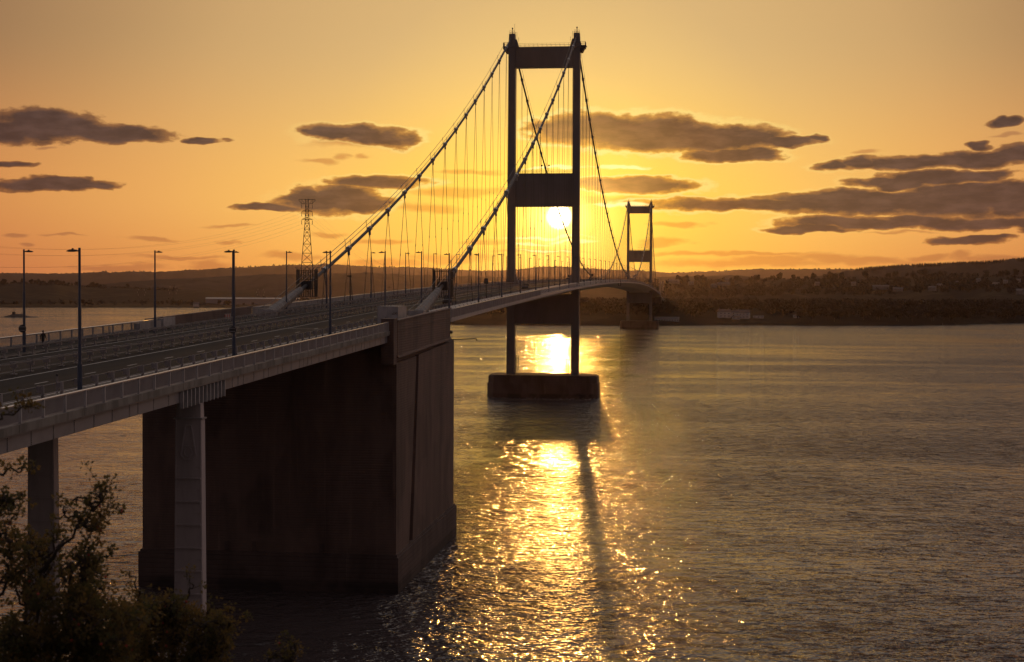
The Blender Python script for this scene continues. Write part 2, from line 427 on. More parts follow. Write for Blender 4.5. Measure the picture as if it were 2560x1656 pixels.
# ------------------------------------------------------------------ water
def make_water():
    b = MB()
    xs = [-560, 12300]; ys = [-5400, 7900]
    b.quad((-560, -5400, 0), (12300, -5400, 0), (12300, 7900, 0), (-560, 7900, 0))
    m = bpy.data.materials.new('estuary_water'); m.use_nodes = True
    t = NT(m.node_tree); p = m.node_tree.nodes['Principled BSDF']
    p.inputs['Base Color'].default_value = (.10, .080, .078, 1)
    p.inputs['IOR'].default_value = 1.333
    pos = t.new('ShaderNodeNewGeometry').outputs['Position']
    gt = bpy.data.node_groups.new('wave_height', 'ShaderNodeTree')
    gt.interface.new_socket('P', in_out='INPUT', socket_type='NodeSocketVector')
    gt.interface.new_socket('H', in_out='OUTPUT', socket_type='NodeSocketFloat')
    q = NT(gt); gi = q.new('NodeGroupInput'); go = q.new('NodeGroupOutput')
    P = gi.outputs[0]
    a = q.noise(q.v('MULTIPLY', P, (1/7.5, 1/9.5, 1)), 1.0, 3.0, .5, '2D', .3)['Fac']
    b2 = q.noise(q.v('MULTIPLY', P, (1/1.9, 1/2.5, 1)), 1.0, 2.0, .5, '2D', .4)['Fac']
    c = q.noise(q.v('MULTIPLY', P, (1/.62, 1/.8, 1)), 1.0, 2.0, .6, '2D')['Fac']
    h = q.m('MULTIPLY', a, WAVE[0]); h = q.m('MULTIPLY_ADD', b2, WAVE[1], h); h = q.m('MULTIPLY_ADD', c, WAVE[2], h)
    gt.links.new(h, go.inputs[0])
    def H(vec):
        n = t.new('ShaderNodeGroup'); n.node_tree = gt; t.l.new(vec, n.inputs[0]); return n.outputs[0]
    e = .12
    # wave trains turned a little against the bridge axis
    rot = t.new('ShaderNodeVectorRotate', rotation_type='Z_AXIS'); t.l.new(pos, rot.inputs['Vector']); rot.inputs['Angle'].default_value = R(-14)
    P0 = rot.outputs[0]
    h0 = H(P0); hx = H(t.v('ADD', P0, (e, 0, 0))); hy = H(t.v('ADD', P0, (0, e, 0)))
    sx = t.m('DIVIDE', t.m('SUBTRACT', h0, hx), e); sy = t.m('DIVIDE', t.m('SUBTRACT', h0, hy), e)
    # wind lanes and smooth patches
    pa = t.noise(t.v('MULTIPLY', pos, (1/55, 1/190, 1)), 1.0, 4, .6, '2D')['Fac']
    pb = t.noise(t.v('MULTIPLY', pos, (1/260, 1/420, 1)), 1.0, 3, .6, '2D')['Fac']
    amp = t.m('MULTIPLY', t.maprange(pa, .32, .66, .35, 1.45), t.maprange(pb, .38, .62, .70, 1.20))
    # sheltered, calmer water towards the far shore and the side river
    qx, qy, qz = t.sep(pos)
    amp = t.m('MULTIPLY', amp, t.maprange(qx, 150, 1000, 1.0, .85))
    # choppier water in the race round the anchorage corner
    dc = t.v('DISTANCE', pos, (-340, -24, 0))
    amp = t.m('ADD', amp, t.maprange(dc, 34, 4, 0, .9))
    # scattered steeper crests among low ripples
    pc = t.noise(t.v('MULTIPLY', pos, (1/2.2, 1/5.5, 1)), 1.0, 3, .65, '2D')['Fac']
    amp = t.m('MULTIPLY', amp, t.m('ADD', .62, t.maprange(pc, .48, .72, 0, 1.5)))
    n = t.comb(t.m('MULTIPLY', sx, amp), t.m('MULTIPLY', sy, amp), 0.0)
    rb = t.new('ShaderNodeVectorRotate', rotation_type='Z_AXIS'); t.l.new(n, rb.inputs['Vector']); rb.inputs['Angle'].default_value = R(14)
    nn = t.v('NORMALIZE', t.v('ADD', rb.outputs[0], (0, 0, 1)))
    t.put(p.inputs['Normal'], nn)
    # thin foam in the tide race along the anchorage and round the tower pier
    f1 = t.v('LENGTH', t.v('MULTIPLY', t.v('SUBTRACT', pos, (-326, -18.6, 0)), (1/27, 1/2.6, 0)))
    f2 = t.v('LENGTH', t.v('MULTIPLY', t.v('SUBTRACT', pos, (-6, -2, 0)), (1/16, 1/25, 0)))
    fm = t.m('MAXIMUM', t.maprange(f1, 1.0, .3), t.maprange(f2, 1.05, .75, 0, .6))
    fn_ = t.noise(t.v('MULTIPLY', pos, (.5, 1.6, 1)), 1.0, 6, .72, '2D', .6)['Fac']
    fmask = t.m('MULTIPLY', fm, t.maprange(fn_, .52, .66))
    t.put(p.inputs['Base Color'], t.mix(fmask, (.10, .080, .078), (.55, .52, .50)))
    t.put(p.inputs['Roughness'], t.maprange(fmask, 0, 1, .06, .7, False))
    o = b.build('water', m); tag(o, kind='structure')
WAVE = (.95, .72, .27)
make_water()

# ------------------------------------------------------------------ land on the near side (under and behind the viewpoint)
def make_cliff():
    b = MB()
    xs = [-1400, -1000, -760, -640, -600] + [-560 + 5*i for i in range(31)]
    ys = [-5000, -2500, -1200, -600, -300] + [-200 + 8*i for i in range(51)] + [300, 600, 1200, 2500, 5000]
    rnd = random.Random(3)
    def h(x, y):
        edge = -523.5 + 5*math.sin(y*.035) + 3*math.sin(y*.09+1)
        if -90 < y < -20: edge = -523.5
        d = x - edge
        z = 35.3 - max(0, d)*(.92 if d < 30 else 0.92) + (rnd.random()-.5)*(.5 if d > 3 else .08)
        if d > 38: z = 35.3-38*.92 - (d-38)*.09
        if y > -32: z = min(z, 27.0 if x < -470 else 27.0-(x+470)*.6)
        return max(-1.8, min(z, 35.36))
    nv = len(ys)
    b.v = [(x, y, h(x, y)) for x in xs for y in ys]
    b.f = [(i*nv+j, (i+1)*nv+j, (i+1)*nv+j+1, i*nv+j+1) for i in range(len(xs)-1) for j in range(nv-1)]
    o = b.build('cliff_ground', MAT['cliff'], smooth=True); tag(o, kind='structure')
make_cliff()

# ------------------------------------------------------------------ far shore, plain and hills
CX, CY = CAM.x, CAM.y
def polar(azd, r, z): a = R(azd); return (CX + r*math.cos(a), CY + r*math.sin(a), z)
def coast_r(azd):
    """distance of the far waterline from the viewpoint, by compass bearing"""
    pts = [(-60, 2300), (-30, 2200), (-16, 2020), (-12.0, 1985), (-9.8, 1850), (-8.3, 1760), (-5, 1715), (-1.5, 1690), (0, 1665), (2, 1640), (4.5, 1620), (8, 1610), (9.2, 1640), (9.8, 1720),
           (10.3, 2000), (11, 2500), (12, 2900), (14.5, 3085), (17, 3125), (20, 3130), (24, 3105), (30, 3100), (60, 3000)]
    for (a0, r0), (a1, r1) in zip(pts, pts[1:]):
        if a0 <= azd <= a1: return r0 + (r1-r0)*(azd-a0)/(a1-a0)
    return pts[0][1] if azd < pts[0][0] else pts[-1][1]
def shore_z(azd, d):
    prof = [(0, -1.6), (9, 1.2), (26, 3.8), (60, 7.5), (110, 10.5), (220, 15), (600, 15), (1500, 14), (4000, 10), (9000, 10)]
    if azd > 9.6: prof = [(0, -1.6), (30, 1.4), (80, 2.6), (200, 4), (600, 6), (1500, 9), (4000, 10), (9000, 10)]
    for (a, za), (b, zb) in zip(prof, prof[1:]):
        if a <= d <= b: return za + (zb-za)*(d-a)/(b-a)
    return prof[-1][1]
def make_shore():
    b = MB(); rnd = random.Random(5)
    azs = lin(-34, 50, 420); ds = [0, 5, 9, 16, 26, 42, 60, 85, 110, 160, 220, 400, 600, 1000, 1500, 2500, 4000, 7600]
    jit = [rnd.uniform(-4, 4) + 5*math.sin(i*.31) for i in range(len(azs))]
    for i, a in enumerate(azs):
        r0 = coast_r(a) + jit[i]*.5
        for d in ds:
            r = r0 + d*(1 if d < 4000 else 1.0)
            b.v.append(polar(a, min(r, 10500), shore_z(a, d) + (rnd.uniform(-.4, .4) if d > 2 else 0)))
    nv = len(ds)
    b.f = [(i*nv+j, i*nv+j+1, (i+1)*nv+j+1, (i+1)*nv+j) for i in range(len(azs)-1) for j in range(nv-1)]
    o = b.build('far_shore', MAT['land'], smooth=True); tag(o, kind='structure')
make_shore()

def ridge(name, pts, dist, depth, material, rough=0.0, foot=3.0, seed=1, n=420, tooth=0.0):
    """a range of hills at its own distance: crest heights from survey points, slopes in front and behind"""
    b = MB(); rnd = random.Random(seed)
    xs = lin(pts[0][0], pts[-1][0], n)
    rows = [(-depth, 0.0), (-depth*.72, .22), (-depth*.45, .52), (-depth*.22, .80), (-depth*.08, .95), (0, 1.0), (depth*.3, .9), (depth*1.0, .3), (depth*1.3, 0.0)]
    rw = 0.0
    for i, X in enumerate(xs):
        for (a, ya), (c, yc) in zip(pts, pts[1:]):
            if a <= X <= c: Y = ya + (yc-ya)*(X-a)/(c-a); break
        rw = rw*.86 + rnd.gauss(0, rough)
        d = ray(X, Y); hl = math.hypot(d.x, d.y)
        r = dist + 120*math.sin(X*.011+seed) + 60*math.sin(X*.037)
        zt = CAM.z + d.z/hl*r + rw*r/3502 + tooth*rnd.random()
        a = math.atan2(d.y, d.x)
        for k, (dr, f) in enumerate(rows):
            wob = 1 + .05*math.sin(X*.05 + k*1.7 + seed) + .03*math.sin(X*.13+k)
            z = foot + (zt-foot)*(f*wob if 0 < f < 1 else f)
            b.v.append((CX + (r+dr)*math.cos(a), CY + (r+dr)*math.sin(a), z))
    nv = len(rows)
    b.f = [(i*nv+j, i*nv+j+1, (i+1)*nv+j+1, (i+1)*nv+j) for i in range(len(xs)-1) for j in range(nv-1)]
    o = b.build(name, material, smooth=True); tag(o, kind='structure')
    return o
FAR = [(-420, 640), (-100, 637), (0, 635.5), (60, 636), (109, 638), (178, 636), (225, 634), (243, 631.5), (258, 634), (315, 631), (364, 633), (438, 628.5), (470, 628), (547, 622), (600, 619), (651, 616.5),
       (746, 615.5), (800, 617), (850, 619.5), (880, 621), (946, 621), (1000, 624), (1060, 627), (1116, 630), (1190, 629), (1225, 624), (1262, 619.5), (1300, 620), (1345, 622), (1385, 626), (1500, 630), (1530, 633), (1560, 635.5),
       (1600, 633.5), (1640, 632), (1700, 629), (1740, 627.5), (1780, 627), (1860, 626), (1935, 625.5), (2000, 627), (2100, 640), (2200, 660)]
ridge('far_hills', FAR, 10500, 1000, MAT['hill'], .35, 6, 1, 700)
MIDH = [(-420, 680), (0, 676), (120, 668), (191, 663), (246, 660), (301, 655), (364, 650), (465, 646), (560, 641), (651, 638.5), (720, 637.5), (771, 636.5), (846, 635), (921, 638), (1020, 641), (1180, 645), (1300, 643), (1400, 645),
        (1519, 646), (1600, 643), (1700, 641), (1800, 648), (1900, 660), (2000, 674)]
ridge('middle_hills', MIDH, 5200, 800, MAT['hill'], .3, 6, 2, 620)
FIR = [(1840, 652), (1900, 642), (1960, 633), (1990, 628), (2030, 624.5), (2112, 618.8), (2195, 615), (2307, 610), (2381, 603.5), (2480, 596), (2600, 590), (2760, 600)]
ridge('fir_ridge', FIR, 4900, 800, MAT['hill'], .25, 8, 3, 420)
TOWN = [(1200, 672), (1420, 664), (1500, 659), (1545, 657), (1640, 656), (1720, 655), (1826, 651), (1935, 650), (2047, 651), (2112, 646), (2215, 643), (2300, 644), (2381, 646), (2500, 646), (2760, 652)]
ridge('town_hill', TOWN, 3500, 1050, MAT['land'], .3, 14, 4, 520)
LNEAR = [(-420, 660), (-100, 661), (0, 661), (45, 660), (110, 660), (150, 663), (200, 667), (300, 671), (420, 675), (600, 678)]
ridge('wooded_rise', LNEAR, 4200, 700, MAT['land'], .3, 6, 5, 260)

# ------------------------------------------------------------------ bridge: piers
def sweepbox(b, x0, x1, y0, y1, z0, z1, ch):
    """box with chamfered plan corners"""
    pl = [(x0+ch, y0), (x1-ch, y0), (x1, y0+ch), (x1, y1-ch), (x1-ch, y1), (x0+ch, y1), (x0, y1-ch), (x0, y0+ch)]
    n = len(b.v)
    b.v += [(x, y, z0) for x, y in pl] + [(x, y, z1) for x, y in pl]
    for i in range(8): b.f.append((n+i, n+(i+1) % 8, n+8+(i+1) % 8, n+8+i))
    b.f.append(tuple(n+i for i in range(8))[::-1]); b.f.append(tuple(n+8+i for i in range(8)))
def make_pier():
    t = thing('tower_pier', 'low dark concrete pier in the water carrying the big near tower', 'bridge pier')
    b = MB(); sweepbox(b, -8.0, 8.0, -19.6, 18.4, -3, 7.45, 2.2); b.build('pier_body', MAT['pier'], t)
    b = MB(); sweepbox(b, -8.3, 8.3, -19.95, 18.75, -3.1, 5.0, 2.3); b.build('pier_collar', MAT['pier'], t)
    b = MB(); sweepbox(b, -7.7, 7.7, -19.2, 18.0, 7.45, 7.8, 2.2); b.build('pier_cap', MAT['pier'], t)
    for y0, y1 in ((-19, -14.2), (14.0, 17.8)):
        b = MB()
        for k in range(6):
            y = y0 + (y1-y0)*k/5; b.bar((-7.2, y, 7.8), (-7.2, y, 8.9), .035)
        b.bar((-7.2, y0, 8.9), (-7.2, y1, 8.9), .035); b.bar((-7.2, y0, 8.4), (-7.2, y1, 8.4), .03); b.build('guard_rail', MAT['dark'], t)
    for s, y, hh in ((1, 8.9, 6.6), (-1, -8.9, 5.4)):
        b = MB()                                 # access scaffold beside each leg
        for dx_ in (-1.1, 1.1):
            for dy_ in (-.45, .45): b.bar((dx_, y+dy_, 7.8), (dx_, y+dy_, 7.8+hh), .07)
        for k in range(5):
            z = 7.8 + hh*(k+1)/5
            b.bar((-1.1, y-.45, z), (-1.1, y+.45, z), .05); b.bar((-1.1, y-.45, z-hh/5), (-1.1, y+.45, z), .04)
            b.bar((1.1, y-.45, z), (1.1, y+.45, z), .05); b.bar((-1.1, y-.45, z), (1.1, y-.45, z), .05)
        b.build('access_frame', MAT['dark'], t)
    return t
pier = make_pier()
pier2 = dup(pier, (SPAN, 0, 0), label='small distant concrete pier under the far tower')

# ------------------------------------------------------------------ bridge: towers
LEGS = (11.15, -11.6)
def make_tower():
    t = thing('bridge_tower', 'tall near bridge tower with the low sun shining past its right leg', 'bridge tower')
    for y in LEGS:
        b = MB()
        b.frustum((0, y, 7.8), 4.3, 2.75, (0, y, 122.4), 3.7, 2.35)
        l = b.build('leg', MAT['tower'], t)
        b = MB()                                  # raised plate seams
        for z in range(20, 122, 12):
            f = (z-7.8)/114.6; wx, wy = 4.3-.6*f, 2.75-.4*f
            b.box(-wx/2-.015, wx/2+.015, y-wy/2-.015, y+wy/2+.015, z-.06, z+.06)
        tag(b.build('plate_seam', MAT['tower'], l), kind='stuff')
    ya, yb = LEGS[1]+1.25, LEGS[0]-1.25
    for z0, z1 in ((115.5, 122.6), (66.8, 78.4), (25.6, 36.0)):
        b = MB().box(-1.6, 1.6, ya-.02, yb+.02, z0, z1); pb = b.build('portal_beam', MAT['tower'], t)
        b = MB()
        for q in (.30,):
            b.box(-1.63, 1.63, ya, yb, z1-(z1-z0)*q-.07, z1-(z1-z0)*q+.07)
        b.box(-1.68, 1.68, ya, yb, z0-.03, z0+.14); b.box(-1.68, 1.68, ya, yb, z1-.14, z1+.03)
        b.build('beam_flange', MAT['tower'], pb)
    for z1 in (122.6, 78.4):                      # hand rails along the beams
        b = MB(); n = 13 if z1 > 100 else 34
        for k in range(n+1):
            y = ya + (yb-ya)*k/n
            for x in (-1.5, 1.5): b.bar((x, y, z1), (x, y, z1+1.25), .035 if n < 20 else .03)
        for x in (-1.5, 1.5):
            for h in (.65, 1.25): b.bar((x, ya, z1+h), (x, yb, z1+h), .035)
        b.build('beam_railing', MAT['dark'], t)
    for y, yy in ((8.2-4, 1), (8.2-8.2+1, 1)):
        pass
    for y in (.6, -1.9):                          # two flood lamps standing on the middle beam
        b = MB(); b.bar((0, y, 78.4), (0, y, 81.2), .05); b.bar((0, y-.4, 80.2), (0, y+.4, 80.2), .05); b.box(-.2, .2, y-.35, y+.15, 81.0, 81.5); b.build('beam_lamp', MAT['dark'], t)
    for i, y in enumerate(LEGS):
        o = 1 if y > 0 else -1
        b = MB()
        b.frustum((0, y, 122.4), 4.4, 3.0, (0, y, 124.2), 4.2, 2.9)
        b.frustum((0, y, 124.2), 3.6, 2.3, (0, y, 127.3), 3.2, 2.0)
        b.frustum((0, y-o*1.7, 122.6), 3.0, 1.4, (0, y-o*1.3, 125.4), 2.2, .6)
        sh = b.build('saddle_housing', MAT['tower'], t)
        b = MB()
        for k in range(4):
            for x in (-1.3, 1.3): b.bar((x, y-.9+.6*k, 127.3), (x, y-.9+.6*k, 128.4), .04)
        for x in (-1.3, 1.3):
            for h in (.55, 1.1): b.bar((x, y-.9, 127.3+h), (x, y+.9, 127.3+h), .04)
        for h in (.3, .8, 1.3): b.bar((0, y-o*1.6, 126.6+h), (0, y-o*.9, 126.6+h), .035)
        for yy in (-1.6, -1.0): b.bar((0, y+o*yy, 124.5), (0, y+o*yy, 128.2), .045)
        for h in (.0, .6): b.bar((0, y-o*2.5, 125.4+h), (0, y-o*2.0, 125.4+h), .035)
        b.bar((0, y-o*2.2, 124.6), (0, y-o*2.2, 126.4), .04)
        b.build('top_railing', MAT['dark'], sh)
        b = MB(); b.tube([(0, y, 127.3), (0, y, 129.2)], .10, 6); b.tube([(0, y, 129.0), (0, y, 129.25), (0, y, 129.6), (0, y, 129.75)], [.12, .26, .24, .05], 8)
        b.build('obstruction_lamp', MAT['dark'], sh)
        b = MB(); b.box(-1.8, 1.8, y+o*1.4 if o > 0 else y-3.4, y+3.1 if o > 0 else y-1.4, 122.7, 123.0)
        b.frustum((0, y+o*1.7, 120.6), 2.6, .8, (0, y+o*2.1, 122.7), 3.4, 2.0)
        for k in range(4): b.bar((-1.7, y+o*(1.5+.5*k), 123), (-1.7, y+o*(1.5+.5*k), 124.3), .05)
        for h in (.65, 1.3): b.bar((-1.7, y+o*1.5, 123+h), (-1.7, y+o*3.0, 123+h), .05)
        b.box(-1.8, 1.8, y+o*3.0-.12, y+o*3.0+.12, 122.0, 124.2)
        b.build('side_platform', MAT['dark'], t)
        # stepped access housing where the leg passes the road
        z0 = zc(0) - .6
        b = MB()
        for k, (w, h) in enumerate(((3.4, 1.0), (2.6, 2.0), (1.8, 3.0), (1.1, 4.0))):
            yy = y - o*1.3
            b.box(-1.4+.05*k, 1.4-.05*k, min(yy, yy-o*w*.45), max(yy, yy-o*w*.45), z0, z0+h)
        b.build('access_housing', MAT['offwhite'], t)
    b = MB(); b.bar((0, LEGS[0]-.8, 127.3), (0, LEGS[0]-.8, 131.0), .05); b.bar((0, LEGS[0]-1.05, 130.9), (0, LEGS[0]-.55, 130.9), .04); b.build('weather_mast', MAT['dark'], t)
    return t
tower = make_tower()
tower2 = dup(tower, (SPAN, 0, 0), label='small far bridge tower standing by the opposite shore')

# ------------------------------------------------------------------ bridge: decks
BOX = [(-11.6, -.30), (11.6, -.30), (12.4, -.55), (12.4, -.95), (7.8, -3.2), (-7.8, -3.2), (-12.4, -.95), (-12.4, -.55)]
def make_deck():
    t = thing('suspended_deck', 'slim cambered steel bridge deck hung between the two towers', 'bridge deck')
    xs = lin(-303.4, 1291, 160)
    MB().sweep(BOX, xs, zc).build('deck_box', MAT['deckgrey'], t)
    for s in (-1, 1):
        a, b_ = (12.42, 15.75) if s > 0 else (-15.75, -12.42)
        MB().sweep([(a, -.72), (b_, -.72), (b_, -.50), (a, -.50)], xs, zc).build('footway_plate', MAT['footway'], t)
        MB().sweep([(s*15.78, -.95), (s*16.0, -.95), (s*16.0, -.40), (s*15.78, -.40)][::s], xs, zc).build('edge_beam', MAT['white'], t)
    for s in (-1, 1):                             # sloping white fairing between the road edge and the low footway
        p = [(s*12.35, .72), (s*12.45, .72), (s*13.35, -.44), (s*13.25, -.48)]
        MB().sweep(p[::s], xs, zc).build('edge_fairing', MAT['white'], t)
    st_ = MB(); st_.v = [(-.07, -.02, .74), (.07, -.02, .74), (.07, -1.25, -.46), (-.07, -1.25, -.46), (-.07, -.95, -.48), (.07, -.95, -.48), (-.07, -.55, -.05), (.07, -.55, -.05)]
    st_.f = [(0, 1, 3, 2)[::-1], (0, 2, 6), (1, 7, 3), (2, 3, 5, 4), (2, 4, 6), (3, 7, 5)]
    st_.v[2], st_.v[3] = st_.v[3], st_.v[2]
    sme = st_.mesh('fairing_strut', MAT['deckgrey'])
    for k in range(66): link('fairing_strut', sme, t, (-301.5+4.575*k, -12.45, zc(-301.5+4.575*k)))
    # brackets carrying the near footway, one by one as far as they can be told apart
    br = MB(); br.v = [(-.06, 0, 0), (.06, 0, 0), (.06, -3.2, .15), (-.06, -3.2, .15), (-.06, 0, -.75), (.06, 0, -.75)]
    br.f = [(0, 1, 2, 3), (4, 3, 2, 5), (0, 3, 4), (1, 5, 2), (0, 4, 5, 1)]
    me = br.mesh('footway_bracket', MAT['deckgrey'])
    for k in range(66):
        x = -300 + 4.575*k
        link('footway_bracket', me, t, (x, -12.44, zc(x)-.90))
    return t
deck = make_deck()

def make_viaduct():
    t = thing('viaduct_deck', 'pale approach viaduct deck with concrete edge over panelled steel girder', 'bridge deck')
    xs = lin(-522, -348.3, 40)
    MB().sweep([(-15.0, -.34), (15.0, -.34), (15.0, -.55), (-15.0, -.55)], xs, zc).build('deck_slab', MAT['fascia'], t)
    for s in (-1, 1):
        p = [(s*15.0, -.38), (s*16.0, -.38), (s*16.0, .10), (s*15.55, .10), (s*15.55, -.12), (s*15.0, -.12)]
        # coping built as separate cast lengths with open joints
        x = -522.0
        while x < -348.6:
            x1 = min(x+8.85, -348.35)
            MB().sweep(p, lin(x, x1-.05, 2), zc).build('coping_length', MAT['fascia'], t)
            x = x1
        MB().sweep([(s*15.05, -.48), (s*15.9, -.48), (s*15.9, -.40), (s*15.05, -.40)], xs, lambda q: zc(q)-.0).build('girder_flange', MAT['girder'], t)
        MB().sweep([(s*15.3, -1.34), (s*15.62, -1.34), (s*15.62, -.46), (s*15.3, -.46)], xs, zc).build('girder_web', MAT['girder'], t)
    # bolted plates on the visible girder face
    x = -520.0; rnd = random.Random(8)
    while x < -350:
        L_ = 2.95 if rnd.random() < .7 else 1.5
        if not (-425.2 < x+L_/2 < -414.5):
            b = MB().sweep([(-15.66, -1.32), (-15.62, -1.32), (-15.62, -.50), (-15.66, -.50)], [x+.025, min(x+L_, -350)-.025], zc)
            b.build('web_plate', MAT['girder'], t)
            c = MB()
            for k in range(7): z = zc(x)-1.28+.115*k; c.box(x+.03, x+.10, -15.71, -15.66, z, z+.05)
            c.build('bolt_row', MAT['galv'], t)
        x += L_
    # upright bars of the inspection cage over the column
    for k in range(12):
        x = -424.6 + .88*k
        z = zc(x)
        MB().box(x, x+.14, -15.95, -15.68, z-1.75, z-.5).build('cage_bar', MAT['white'], t)
        if k < 11: MB().box(x+.14, x+.88, -15.67, -15.64, z-1.45, z-.5).build('cage_panel', MAT['dark'] if k % 3 != 1 else MAT['girder'], t)
    for y in (-11, -6.5, 0, 6.5, 11):
        MB().sweep([(y-.25, -1.3), (y+.25, -1.3), (y+.25, -.56), (y-.25, -.56)], xs, zc).build('inner_girder', MAT['girder'], t)
    return t
viaduct = make_viaduct()

def make_far_viaduct():
    t = thing('viaduct_deck', 'distant approach deck running inland behind the far tower', 'bridge deck')
    MB().sweep([(-15.8, -.4), (15.8, -.4), (15.8, -2.2), (-15.8, -2.2)], lin(1291.4, 1850, 30), zc).build('deck_slab', MAT['deckgrey'], t)
    for x in range(1360, 1850, 60):
        for y in (-10, 10): MB().box(x-.9, x+.9, y-1, y+1, 5, zc(x)-2.2).build('column', MAT['girder'], t)
    MB().box(1291.2, 1335, -16.3, 16.3, -2, zc(1300)-2.3).build('anchor_wall', MAT['conc'], t)
make_far_viaduct()

# ------------------------------------------------------------------ road with its markings
def make_road():
    b = MB(); xs = lin(-521, 1849, 320); n = 0
    for x in xs:
        for y in (-9.9, 0, 9.9): b.v.append((x, y, zd(x, y)))
    for i in range(len(xs)-1):
        for j in range(2): a = i*3+j; b.f.append((a, a+3, a+4, a+1))
    o = b.build('road', MAT['asphalt']); tag(o, kind='structure')
    for y in (-9.15, -1.5, 1.35, 9.0):
        l = MB()
        for x in xs:
            l.v += [(x, y-.10, zd(x, y)+.006), (x, y+.10, zd(x, y)+.006)]
        l.f = [(2*i, 2*i+2, 2*i+3, 2*i+1) for i in range(len(xs)-1)]
        l.build('edge_line', MAT['paint'], o)
    for y in (-5.0, 5.0):
        x = -470.0; rest = MB()
        while x < 200:
            q = [(x, y-.08, zd(x, y)+.006), (x+2.2, y-.08, zd(x+2.2, y)+.006), (x+2.2, y+.08, zd(x+2.2, y)+.006), (x, y+.08, zd(x, y)+.006)]
            if x < -250: m_ = MB(); m_.quad(*q); m_.build('lane_dash', MAT['paint'], o)
            else: rest.quad(*q)
            x += 9.0
        r_ = rest.build('lane_dash', MAT['paint'], o); tag(r_, kind='stuff')
    # kerbs
    for s in (-1, 1):
        MB().sweep([(s*9.9, -.28), (s*10.15, -.28), (s*10.15, -.03), (s*9.9, -.03)], xs, zc).build('kerb', MAT['fascia'], o)
        MB().sweep([(s*10.15, -.33), (s*11.6, -.33), (s*11.6, -.10), (s*10.15, -.10)], xs, zc).build('verge', MAT['asphalt'], o)
    # pale expansion joint across the near carriageway
    x = -344.0
    m_ = MB(); m_.quad((x, -9.0, zd(x, 9)+.007), (x+.7, -9.0, zd(x, 9)+.007), (x+.7, -.5, zd(x)+.007), (x, -.5, zd(x)+.007)); m_.build('expansion_joint', MAT['galv'], o)
    return o
road = make_road()
for s, nm in ((-1, 'near'), (1, 'far')):
    b = MB(); y0, y1 = (11.6, 15.5)
    b.sweep([(s*y0, -.4), (s*y1, -.4), (s*y1, -.16), (s*y0, -.16)], lin(-521, -304.2, 40), zc)
    tag(b.build('footway', MAT['asphalt']), kind='structure')

